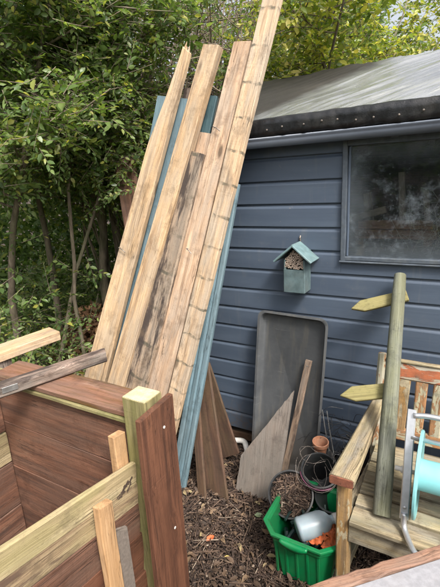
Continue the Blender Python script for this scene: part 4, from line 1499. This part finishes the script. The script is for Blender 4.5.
# ------------------------------------------------------------------ bench
def build_bench():
    b = thing('garden_bench', 'weathered wooden garden bench with flaking orange paint by the shed', 'bench', (0.42, -0.5, 0))
    XL, XR = -0.304, 1.16
    for X, s in ((XL, 1), (XR, -1)):
        lg = board('leg', (X, -0.775, 0.0), (X, -0.775, 0.602), (0, -1, 0), 0.048, 0.052, M_BENCH_Y, b, ch=.006)
        board('rear_leg', (X + .018 * s, -0.215, 0.0), (X + .018 * s, -0.240, 0.405), (0, -1, 0), 0.046, 0.05, M_BENCH_M, b, ch=.006)
        board('back_post', (X + .018 * s, -0.262, 0.40), (X + .020 * s, -0.192, 0.845), (0, -1, 0), 0.036, 0.04, M_BENCH_M, b, ch=.010)
        # arm: dips slightly, wider at the front
        arm = board('arm_rest', (X + .003, -0.845, 0.618), (X + .024 * s, -0.262, 0.628), (0, 0, 1), 0.088, 0.036, M_BENCH, b, w2=.052, ch=.007, bow=-.004)
        board('arm_end', (X + .003, -0.852, 0.617), (X + .003, -0.8455, 0.617), (0, 0, 1), 0.082, 0.030, M_ENDRED, arm, seg=1, jit=0, ch=.004)
        board('side_rail', (X, -0.75, 0.375), (X + .04 * s, -0.24, 0.365), (0, 0, 1), 0.028, 0.07, M_BENCH, b)
        board('side_stretcher', (X, -0.75, 0.14), (X + .05 * s, -0.24, 0.14), (0, 0, 1), 0.024, 0.04, M_BENCH, b)
    board('front_rail', (XL + .024, -0.787, 0.367), (XR - .024, -0.787, 0.367), (0, -1, 0), 0.085, 0.026, M_BENCH, b)
    board('rear_rail', (XL + .042, -0.245, 0.365), (XR - .042, -0.245, 0.365), (0, -1, 0), 0.07, 0.026, M_BENCH, b)
    ys = [-0.772, -0.687, -0.613, -0.539, -0.465, -0.391, -0.318]
    for k, y in enumerate(ys):
        w = .086 if k == 0 else .062
        board('seat_slat', (XL + .028, y, 0.420 + .003 * (k % 2)), (XR - .028, y, 0.420 + .002 * ((k + 1) % 2)), (0, 0, 1), w, 0.022, M_BENCH, b, ch=.004, seg=10, jit=.0018)
    # back: curved top rail, lower rail and upright slats
    n = 14
    top = board('top_rail', (XL + .040, -0.198, 0.778), (XR - .040, -0.198, 0.778), (0, -1, .15), 0.082, 0.030, M_BENCH_O, b, ch=.008, seg=16)
    board('top_bead', (XL + .040, -0.197, 0.823), (XR - .040, -0.197, 0.823), (0, -1, .15), 0.012, 0.034, M_BENCH, top, ch=.004, seg=16)
    board('lower_rail', (XL + .040, -0.252, 0.485), (XR - .040, -0.252, 0.485), (0, -1, .15), 0.055, 0.028, M_BENCH_M, b, ch=.005)
    x = XL + .120
    k = 0
    while x < XR - .1:
        m = (M_BENCH_O, M_BENCH_M, M_BENCH_M, M_BENCH_O)[k % 4] if k else M_BENCH_Y
        board('back_slat', (x, -0.251, 0.51), (x + .004, -0.207, 0.740), (0, -1, .15), 0.046, 0.018, m, b, ch=.004, w2=.050)
        x += .0715
        k += 1


build_bench()


def build_sign():
    s = thing('finger_post', 'round grey green wooden post with two pointed arms leaning on the bench', 'signpost', (-0.177, -0.73, 0.433))
    A, B = Vector((-0.177, -0.745, 0.437)), Vector((-0.244, -0.062, 1.19))
    ax = (B - A)
    L = ax.length
    M = frame(A, B, (0, 1, -.6))
    V, F = [], []
    n, sd_ = 12, 18
    for i in range(n + 1):
        x = L * i / n
        for k in range(sd_):
            a = 2 * math.pi * k / sd_
            r = (.033 - .005 * i / n) * (1 + .035 * mn.noise(Vector((x * 3, math.cos(a) * 1.5, math.sin(a) * 1.5)))) - (.002 if i in (0, n) else 0)
            V.append((x, r * math.cos(a), r * math.sin(a)))
    for i in range(n):
        for k in range(sd_):
            F.append((i * sd_ + k, i * sd_ + (k + 1) % sd_, (i + 1) * sd_ + (k + 1) % sd_, (i + 1) * sd_ + k))
    F.append(tuple(reversed(range(sd_))))
    F.append(tuple(range(n * sd_, n * sd_ + sd_)))
    o = mk('post', V, F, M_SIGN, s, M, smooth=True)
    o.modifiers.new('edges', 'EDGE_SPLIT').split_angle = R(50)
    dr = ax.normalized()
    out = Vector((1, 0, 0)).cross(dr).normalized()         # square to the post and to X
    if out.y < 0:
        out = -out

    def arm(c, tip, tail, w, hidden):
        x = (tip - tail).normalized()
        z = (out - x * out.dot(x)).normalized()
        y = z.cross(x)
        Ln = (tip - tail).length
        P = [(0, -w / 2), (Ln - w * .95, -w / 2), (Ln, -w * .02), (Ln - w * .85, w / 2), (0, w / 2 - .004)]
        Mm = Matrix(((x.x, y.x, z.x, tail.x), (x.y, y.y, z.y, tail.y), (x.z, y.z, z.z, tail.z), (0, 0, 0, 1)))
        Vv, Ff = loops_mesh([[(p, q, -.009) for p, q in P], [(p, q, .009) for p, q in P]])
        a_ = mk('pointed_arm', Vv, Ff, M_SIGNARM, s, Mm)
        md = a_.modifiers.new('bevel', 'BEVEL')
        md.width = .003
        return a_
    arm(None, Vector((-0.442, -.153, 1.031)), Vector((-0.205, -.086, 1.104)), .060, True)
    arm(None, Vector((-0.415, -.436, .719)), Vector((-0.195, -.386, .773)), .066, True)


build_sign()


def build_reel():
    h = thing('hose_reel', 'turquoise hose reel on an aluminium stand on the bench seat', 'hose reel', (0.06, -0.65, 0.433))
    for sx, X in ((1, -0.100), (-1, 0.235)):
        bar = board('frame_bar', (X, -0.765, 0.475), (X - .012 * sx, -0.60, 0.815), (0, -1, .5), 0.030, 0.014, M_ALU, h, ch=.003)
        tube('foot_tube', spline([(X, -0.768, 0.50), (X + .002 * sx, -0.775, 0.462), (X + .014 * sx, -0.80, 0.4445), (X + .045 * sx, -0.862, 0.4435), (X + .075 * sx, -0.875, 0.4435)], 6), .0098, M_ALU, h, 12)
        nv_, nf_ = lathe_vf([(.0005, .003), (.006, .002), (.0065, -.002)], 10)
        mk('bolt', nv_, nf_, M_METAL, bar, Matrix.Translation((X - .001 * sx, -0.757, .515)) @ Matrix.Rotation(R(65), 4, 'X'))
    tube('cross_tube', [(-0.025, -0.875, .4435), (0.16, -0.875, .4435)], .0098, M_ALU, h, 12)
    tube('handle_tube', spline([(-0.105, -0.615, .800), (-0.05, -0.61, .806), (0.06, -0.61, .806), (0.18, -0.61, .806), (0.238, -0.615, .800)], 5), .0098, M_ALU, h, 12)
    tube('cross_tube', [(-0.105, -0.645, .728), (0.24, -0.645, .728)], .0078, M_ALU, h, 12)
    c = Vector((0, -0.665, .600))
    for sx, X in ((1, -0.072), (-1, 0.207)):
        # dished rim disc
        prof = [(.02, .010), (.05, .008), (.06, .003), (.135, .003), (.150, .008), (.156, .004), (.156, -.003), (.146, -.004), (.130, -.006), (.05, -.006), (.02, -.008)]
        V, F = lathe_vf(prof, 56)
        Mx = Matrix.Translation((X, c.y, c.z)) @ Matrix.Rotation(R(90 * sx), 4, 'Y')
        dk = mk('side_disc', V, F, M_CYAN, h, Mx, smooth=True)
        dk.modifiers.new('edges', 'EDGE_SPLIT').split_angle = R(35)
    V, F = lathe_vf([(.055, 0), (.055, .28)], 40)
    mk('drum', V, F, M_CYAN, h, Matrix.Translation((-0.073, c.y, c.z)) @ Matrix.Rotation(R(90), 4, 'Y'), smooth=True)
    # a few turns of hose sit low on the drum's right half
    pts = []
    for k in range(120):
        a = k / 120 * 2 * math.pi * 5
        pts.append(Vector((-0.045 + k * .0019, c.y + .067 * math.cos(a), c.z + .067 * math.sin(a))))
    # axle, crank and inlet
    tube('axle', [(-0.135, c.y, c.z), (0.25, c.y, c.z)], .008, M_WHITEP, h, 10)
    V, F = lathe_vf([(.001, 0), (.013, 0), (.013, .012), (.009, .014), (.009, .034), (.001, .034)], 18)
    mk('inlet_cap', V, F, M_WHITEP, h, Matrix.Translation((-0.116, c.y, c.z)) @ Matrix.Rotation(R(-90), 4, 'Y'), smooth=True)


build_reel()


def build_table():
    """Corner of a pale-topped garden table just in front of the camera's right."""
    t = thing('garden_table', 'pale speckled table top with red brown rim at the lower right corner', 'table', (0.16, -1.50, 0))
    e = Vector((0.705, 0.709, 0)).normalized()     # along the edge in view
    q = Vector((e.y, -e.x, 0))                      # away from that edge
    o0 = Vector((-0.42, -1.575, .75))
    Lx, Ly = 0.70, 0.62
    # rim frame round a recessed top
    w = .030
    def P(a, b, z=0):
        return o0 + e * a + q * b + Vector((0, 0, z))
    board('rim', P(0, w / 2), P(Lx, w / 2), (0, 0, 1), w, .030, M_TABRIM, t, jit=.0025, seg=22)
    board('rim', P(0, Ly - w / 2), P(Lx, Ly - w / 2), (0, 0, 1), w, .030, M_TABRIM, t, jit=.002)
    board('rim', P(w / 2, w), P(w / 2, Ly - w), (0, 0, 1), w, .030, M_TABRIM, t, jit=.002)
    board('rim', P(Lx - w / 2, w), P(Lx - w / 2, Ly - w), (0, 0, 1), w, .030, M_TABRIM, t, jit=.002)
    board('top', P(w, Ly / 2, .0), P(Lx - w, Ly / 2, .0), (0, 0, 1), Ly - 2 * w, .022, M_TABLE, t, jit=0)
    for a in (.05, Lx - .05):
        for b in (.05, Ly - .05):
            p = P(a, b)
            board('leg', (p.x, p.y, 0), (p.x, p.y, .735), e, .04, .04, M_TABRIM, t)
    board('apron', P(.07, .05, -.05), P(Lx - .07, .05, -.05), (0, 0, 1), .02, .06, M_TABRIM, t)
    board('apron', P(.07, Ly - .05, -.05), P(Lx - .07, Ly - .05, -.05), (0, 0, 1), .02, .06, M_TABRIM, t)


build_table()


def fallen(name, x, y, mat, label, s=.05, rz=0.0):
    V = [(a * s, b * s * 1.2, c * s + .006) for a, b, c in LEAF_V]
    o = mk(name, V, LEAF_F, mat, None, Matrix.Translation((x, y, .014)) @ Matrix.Rotation(rz, 4, 'Z') @ Matrix.Rotation(.25, 4, 'X'))
    so_ = o.modifiers.new('thick', 'SOLIDIFY')
    so_.thickness = .0008
    tag(o, label, 'leaf', 'single fallen leaves')


ML1 = plain('fallen_green_leaf', (0.20, 0.25, 0.13), .5, .2, 40)
ML2 = plain('fallen_orange_leaf', (0.50, 0.12, 0.04), .6, .2, 40)
ML3 = plain('fallen_yellow_leaf', (0.50, 0.36, 0.10), .6, .2, 40)
ML4 = plain('fallen_tan_leaf', (0.36, 0.17, 0.10), .6, .2, 40)
fallen('fallen_leaf', -0.80, -0.55, ML1, 'grey green leaf lying on the mulch in front of the broken board', .05, .4)
fallen('fallen_leaf', -0.935, -0.795, ML2, 'orange leaf on the mulch right of the brown facing board', .05, 1.2)
fallen('fallen_leaf', -0.665, -0.97, ML3, 'yellow leaf at the bottom edge in front of the green box', .045, 2.0)
fallen('fallen_leaf', -0.815, -0.83, ML3, 'small yellow leaf on the mulch midway between bin and green box', .03, .2)
fallen('fallen_leaf', -0.715, -0.52, ML4, 'curled tan leaf beside the left rim of the green box', .055, 1.0)

# ------------------------------------------------------------------ hedge, trees and undergrowth
CAMXY = np.array([CAM_LOC.x, CAM_LOC.y])


def polar(az, dist):
    """Ground point at an azimuth (degrees left of the shed wall's normal) and distance from where the photographer stands."""
    return Vector((-math.sin(R(az)) * dist, CAM_LOC.y + math.cos(R(az)) * dist, 0))


KITE_V = [(0, 0, 0), (.42, .23, .06), (1, 0, -.05), (.42, -.23, .06)]
KITE_F = [(0, 2, 1), (0, 3, 2)]


def leaf_mesh(name, P, size, mat, parent, rng, up=0.55, kite=False):
    N = len(P)
    z = rng.normal(size=(N, 3))
    z /= np.linalg.norm(z, axis=1, keepdims=True)
    z = z + np.array([0.12, -0.35, up])         # leaves turn up and to the open side
    z /= np.linalg.norm(z, axis=1, keepdims=True)
    M = frames_from_z(z, rng)
    s = rng.uniform(size[0], size[1], N)
    S = np.stack([s, s * rng.uniform(.8, 1.3, N), s * rng.uniform(.3, 1.6, N)], 1)
    V, F = scatter_vf(KITE_V if kite else LEAF_V, KITE_F if kite else LEAF_F, M, P, S)
    return mk_np(name, V, F, mat, parent)


def sprays(P, size, rng, k=8):
    """Leaves set alternately along short twiglets that start near the points P: leaf and twiglet meshes."""
    n = len(P)
    D = rng.normal(size=(n, 3)) * np.array([1, 1, .7]) + np.array([.05, -.22, -.05])
    D /= np.linalg.norm(D, axis=1, keepdims=True)
    L = rng.uniform(.10, .24, n)
    sc = rng.uniform(.7, 1.3, n)
    up = rng.normal(size=(n, 3)) * .35 + np.array([.1, -.3, 1.0])
    side = np.cross(D, up)
    side /= np.linalg.norm(side, axis=1, keepdims=True)
    nrm = np.cross(side, D)
    T, X, Z, S = [], [], [], []
    for j in range(k):
        f = (j + .6) / k
        sg = 1 if j % 2 else -1
        droop = -.10 * f
        T.append(P + D * (L * f)[:, None] + np.array([0, 0, 1]) * (L * droop)[:, None])
        X.append(D * (.45 + .5 * f) + side * sg * (.95 - .6 * f) + rng.normal(size=(n, 3)) * .22)
        Z.append(nrm + rng.normal(size=(n, 3)) * .42)
        S.append(sc * rng.uniform(size[0], size[1], n) * (1.08 - .45 * f))
    T, X, Z, S = np.concatenate(T), np.concatenate(X), np.concatenate(Z), np.concatenate(S)
    X /= np.linalg.norm(X, axis=1, keepdims=True)
    Z = Z - (Z * X).sum(1, keepdims=True) * X
    Z /= np.linalg.norm(Z, axis=1, keepdims=True)
    M = np.stack([X, np.cross(Z, X), Z], 2)
    S3 = np.stack([S, S * rng.uniform(.85, 1.3, len(S)), S * rng.uniform(.3, 1.6, len(S))], 1)
    lv = scatter_vf(LEAF_V, LEAF_F, M, T, S3)
    zt = nrm
    Mt = np.stack([D, np.cross(zt, D), zt], 2)
    tw = scatter_vf([(0, 0, .7), (0, -.6, -.4), (0, .6, -.4), (1, 0, .2), (1, -.2, -.1), (1, .2, -.1)], [(0, 1, 4, 3), (1, 2, 5, 4), (2, 0, 3, 5)], Mt, P, np.stack([L, np.full(n, .0028), np.full(n, .0028)], 1))
    return lv, tw


def tree(name, label, cat, group, base, h, r0, seed, lean=(0, 0), nb=10, blen=(.4, .9), zfrac=(.35, 1.0), leaves=3000, lsize=(.045, .075),
         mat=None, fork=None, spread=.085, bark=None, stems=1, stemr=.25, crown_z=None):
    rr = random.Random(seed)
    rng = np.random.default_rng(seed)
    t = thing(name, label, cat, base, group)
    base = Vector(base)
    parts, tips = [], []

    def limb(p, d, L, r, lev, n=6):
        pts, rad = [p.copy()], [r]
        for k in range(1, n + 1):
            d = (d + Vector((rr.gauss(0, .10), rr.gauss(0, .10), rr.gauss(0, .06) + .02))).normalized()
            p = p + d * (L / n)
            pts.append(p.copy())
            rad.append(r * (1 - .78 * k / n) + .0015)
        parts.append(tube_vf(pts, rad, (9, 6, 4)[lev]))
        return pts, rad, d
    for s in range(stems):
        b0 = base + (Vector((rr.gauss(0, stemr), rr.gauss(0, stemr), 0)) if stems > 1 else Vector())
        b0.z = -0.02
        hh = h * rr.uniform(.75, 1.05) if stems > 1 else h
        d = Vector((lean[0] + rr.gauss(0, .05), lean[1] + rr.gauss(0, .05), 1)).normalized()
        pts, rad, d = limb(b0, d, hh, r0 * (rr.uniform(.5, 1.2) if stems > 1 else 1), 0 if stems == 1 else 1, 11)
        if fork:
            i = max(1, int(fork * 11))
            for sg in (-1, 1):
                limb(pts[i], Vector((sg * .35, rr.uniform(-.2, .2), 1)).normalized(), h * .5, rad[i] * .7, 1)
        for k in range(nb):
            f = rr.uniform(*zfrac)
            i = min(10, int(f * 11))
            p = pts[i].lerp(pts[i + 1], f * 11 - i)
            a = rr.uniform(0, 6.283)
            d2 = Vector((math.cos(a), math.sin(a), rr.uniform(-.1, .7))).normalized()
            bp, br, _ = limb(p, d2, rr.uniform(*blen), max(.004, rad[i] * .38), 1)
            tips += bp[3:]
            for q in range(3):
                j = rr.randint(2, 5)
                a = rr.uniform(0, 6.283)
                d3 = Vector((math.cos(a), math.sin(a), rr.uniform(-.3, .5))).normalized()
                tp, _, _ = limb(bp[j], d3, rr.uniform(.18, .38), .0035, 2, 4)
                tips += tp[1:]
    V, F = merge(parts)
    V = [tuple(Vector(v) - base) for v in V]
    mk('trunk', V, F, bark or M_BARK, t, origin_mat(base), smooth=True)
    if leaves and tips:
        tp = np.array([tuple(p) for p in tips])
        if crown_z:
            tp = tp[(tp[:, 2] > crown_z[0]) & (tp[:, 2] < crown_z[1])]
        if len(tp):
            P = tp[rng.integers(0, len(tp), leaves // 8)] + rng.normal(0, spread * .95, (leaves // 8, 3))
            P = P[P[:, 2] > .03]
            az_ = np.degrees(np.arctan2(-P[:, 0], P[:, 1] - CAM_LOC.y))
            P = P[~((az_ > 29.5) & (az_ < 41.5) & (P[:, 2] > 1.2) & (rng.uniform(0, 1, len(P)) < .6))]    # the thicket is thin of leaf
            P = P[~((P[:, 1] > -.25) & (P[:, 1] < 1.8) & (P[:, 0] > -1.56) & (P[:, 2] < 2.36))]   # keep clear of the shed
            (lv, lf), (tv, tf) = sprays(P - np.array(base), lsize, rng)
            mk_np('crown', lv, lf, mat or M_LEAF_D, t).matrix_basis = Matrix.Identity(4)
            tag(mk_np('twigs', tv, tf, M_STEM, t), kind='stuff').matrix_basis = Matrix.Identity(4)
    return t


G_T = 'hedge trees behind the compost bin'
# azimuths: picture's left edge is about 57, its right edge about 4
TREES = [  # az, dist, h, r0, lean, label, fork
    (57.5, 3.75, 3.4, .032, (.02, .0), 'slender hedge tree with thin leaning trunk at the left edge', None),
    (52.6, 3.95, 3.5, .033, (-.10, .02), 'hedge tree with bare leaning trunk, second trunk from the left edge', None),
    (48.8, 4.55, 3.6, .038, (-.06, .0), 'hedge tree with shaded trunk just left of the forked one', None),
    (46.2, 4.10, 3.6, .046, (-.04, .0), 'hedge tree with the thickest, forked trunk, beside the dry leaf heap', .45),
    (42.6, 4.25, 3.5, .036, (.03, .02), 'hedge tree whose trunk stands behind the heap of dry leaves', None),
]
for i, (az, ds, h, r0, ln, lab, fk) in enumerate(TREES):
    tree('hedge_tree', lab, 'tree', G_T, polar(az, ds), h, r0, 20 + i, ln, nb=20 if i < 4 else 9, zfrac=(.45, 1.0), leaves=15000 if i < 4 else 5000, mat=M_LEAF_D if i % 2 else M_LEAF_M,
         fork=fk, lsize=(.034, .060), blen=(.45, .95))
# leafy boughs close in front, upper left
for i, (az, ds, lab) in enumerate(((55.0, 3.3, 'leafy shrub hanging over the left edge in front of the trunks'), (50.0, 3.45, 'leafy shrub in front of the bare trunks near the top left'),
                                   (44.5, 3.6, 'leafy shrub whose boughs droop before the forked trunk'))):
    tree('leafy_shrub', lab, 'shrub', 'leafy shrubs at the left', polar(az, ds), 3.1, .018, 60 + i, (.0, .05), nb=16, zfrac=(.55, 1.0), leaves=(14000, 14000, 8000)[i],
         mat=M_LEAF_M, blen=(.35, .7), lsize=(.034, .060), crown_z=(1.55, 4.0))
# thicket of thin upright stems between trees and shed
for i, (az, ds, lab, lv) in enumerate(((39.5, 4.5, 'thicket of thin dry stems right of the hedge trunks', 3200), (35.5, 4.7, 'thicket of thin dry stems behind the splinter-tipped plank', 2000),
                                       (31.5, 4.9, 'thicket of thin dry stems behind the square beam', 2200), (27.0, 5.1, 'thicket of thin dry stems behind the stepped plank', 2600))):
    tree('stem_thicket', lab, 'shrub', 'thickets of thin stems', polar(az, ds), 3.9, .012, 80 + i, (.0, .0), nb=5, zfrac=(.4, 1.0), leaves=lv, mat=M_LEAF_D,
         blen=(.25, .6), lsize=(.04, .065), bark=M_STEM, stems=48, stemr=.28)
tree('hedge_tree', 'dark trunk rising behind the gap between the square beam and the stepped plank', 'tree', G_T, polar(30.2, 4.3), 4.2, .055, 120, (0, 0), nb=8, zfrac=(.6, 1.), leaves=500, mat=M_LEAF_M)
# yellow green hedge behind the shed
for i, (az, ds, h, lab, mt, lv) in enumerate((
        (24.5, 4.9, 3.6, 'green shrub just right of the longest plank, behind the shed roof', M_LEAF_M, 10000),
        (19.5, 4.8, 3.7, 'yellow green shrub above the left half of the shed roof', M_LEAF_Y, 15000),
        (14.5, 5.0, 3.7, 'bright yellow green shrub above the middle of the shed roof', M_LEAF_Y, 15000),
        (9.5, 5.2, 3.2, 'green and yellow shrub above the shed roof right of the middle', M_LEAF_Y, 15000),
        (4.0, 5.3, 2.4, 'low green shrub at the top right corner under the sky', M_LEAF_M, 8000),
        (-2.5, 5.3, 2.4, 'green shrub cut by the right edge behind the shed roof', M_LEAF_M, 2500))):
    tree('roadside_shrub' if False else 'hedge_shrub', lab, 'shrub', 'shrubs behind the shed', polar(az, ds), h, .022, 140 + i, (0, -.02), nb=9, zfrac=(.45, 1.0), leaves=lv, mat=mt,
         blen=(.3, .7), lsize=(.038, .068), stems=4, stemr=.2, spread=.10)


def undergrowth():
    rng = np.random.default_rng(77)
    # low leafy growth under the trees, patchy
    N = 5200
    az = rng.uniform(31, 61, N)
    ds = rng.uniform(2.95, 5.2, N)
    hmax = 0.25 + np.where(az > 45, 1.15, 0.7) * rng.beta(1.1, 1.5, N)
    z = rng.uniform(0.04, 1, N) * hmax
    X = -np.sin(np.radians(az)) * ds
    Y = CAM_LOC.y + np.cos(np.radians(az)) * ds
    keep = np.array([mn.noise(Vector((a * 2.2, b * 2.2, c * 2.6))) > -.08 for a, b, c in zip(X, Y, z)])
    keep &= ~((np.hypot(X + 3.0, Y - .45) < .40) & (z < .75))
    keep &= ~((az > 38.5) & (az < 47) & (ds < 4.4) & (z > .05))
    P = np.stack([X, Y, z], 1)[keep]
    (lv, lf), (tv, tf) = sprays(P, (.032, .058), rng)
    lv[:, 2] = np.maximum(lv[:, 2], .005)
    tag(mk_np('undergrowth', lv, lf, M_LEAF_M), 'low leafy undergrowth covering the ground under the hedge trees', 'undergrowth', kind='stuff')
    tag(mk_np('undergrowth_twigs', tv, tf, M_STEM), 'thin brown twigs of the undergrowth beneath the hedge trees', 'twigs', kind='stuff')
    # far hedge that closes the view behind the stems
    N = 70000
    az = rng.uniform(-8, 66, N)
    ds = rng.uniform(5.4, 7.4, N)
    z = np.where(rng.uniform(0, 1, N) < .62, rng.uniform(0, 1.75, N), rng.uniform(1.6, 4.2, N))
    X = -np.sin(np.radians(az)) * ds
    Y = CAM_LOC.y + np.cos(np.radians(az)) * ds
    nz = np.array([mn.noise(Vector((a * 1.8, b * 1.8, c * 1.8))) for a, b, c in zip(X, Y, z)])
    keep = nz > np.where(z < 1.7, -.8, np.where((az > 25) & (az < 43), .16, -0.25))
    keep &= ~((az < 10) & (z > 2.3))
    P = np.stack([X, Y, z], 1)[keep]
    tag(leaf_mesh('far_hedge', P, (.07, .12), M_LEAF_D, None, rng, .3, True), 'dark mass of hedge leaves beyond the trunks and stems', 'hedge', kind='stuff')
    # unseen hedge added behind and beside the photographer to block low sky light
    N = 16000
    az = rng.uniform(72, 330, N)
    ds = rng.uniform(4.6, 5.6, N)
    z = rng.uniform(0, 3.1, N)
    P = np.stack([-np.sin(np.radians(az)) * ds, CAM_LOC.y + np.cos(np.radians(az)) * ds, z], 1)
    tag(leaf_mesh('sky_block_hedge', P, (.12, .22), M_LEAF_D, None, rng, .3, True), 'unseen hedge added behind the photographer to block low sky light', 'hedge', kind='stuff')
    # heap of dry brown leaves among the trunks
    N = 2600
    a = rng.uniform(0, 2 * np.pi, N)
    q = np.sqrt(rng.uniform(0, 1, N))
    P = np.stack([-2.92 + .42 * q * np.cos(a), .42 + .42 * q * np.sin(a), np.maximum(.01, .62 * (1 - q ** 1.6) * rng.uniform(.55, 1.05, N))], 1)
    tag(leaf_mesh('dry_leaf_heap', P, (.04, .08), M_LEAF_DRY, None, rng, .3), 'heap of dry brown leaves at the foot of the hedge trunks', 'leaf heap', kind='stuff')
    # fallen dead leaves and twigs on the ground under the hedge
    N = 5000
    az = rng.uniform(24, 62, N)
    ds = rng.uniform(2.3, 5.5, N)
    P = np.stack([-np.sin(np.radians(az)) * ds, CAM_LOC.y + np.cos(np.radians(az)) * ds, rng.uniform(.0, .03, N)], 1)
    P = P[~((P[:, 1] > -.02) & (P[:, 0] > -1.5))]
    tag(leaf_mesh('hedge_floor_litter', P, (.03, .06), M_LEAF_LIT, None, rng, 1.5), 'dead leaves covering the ground beneath the hedge', 'leaf litter', kind='stuff')


undergrowth()


def bare_branches():
    """Thin bare boughs that cross the thicket, upper middle."""
    B = [((-2.75, .55, 2.35), (-2.45, .70, 2.62), (-2.05, .80, 2.80), 'bare twig arching over the tip of the splintered plank'),
         ((-2.95, .45, 2.75), (-2.45, .75, 2.52), (-1.95, .95, 2.40), 'bare bough slanting down behind the top of the plank stack'),
         ((-2.70, .70, 2.02), (-2.40, .80, 2.01), (-2.15, .90, 2.12), 'thin curved twig left of the splinter-tipped plank')]
    for a, m, b, lab in B:
        o = tube('bare_branch', spline([a, m, b], 7), [.008 - .0004 * k for k in range(15)], M_STEM, None, 7)
        tag(o, lab, 'branch', 'bare branches crossing the thicket')


bare_branches()
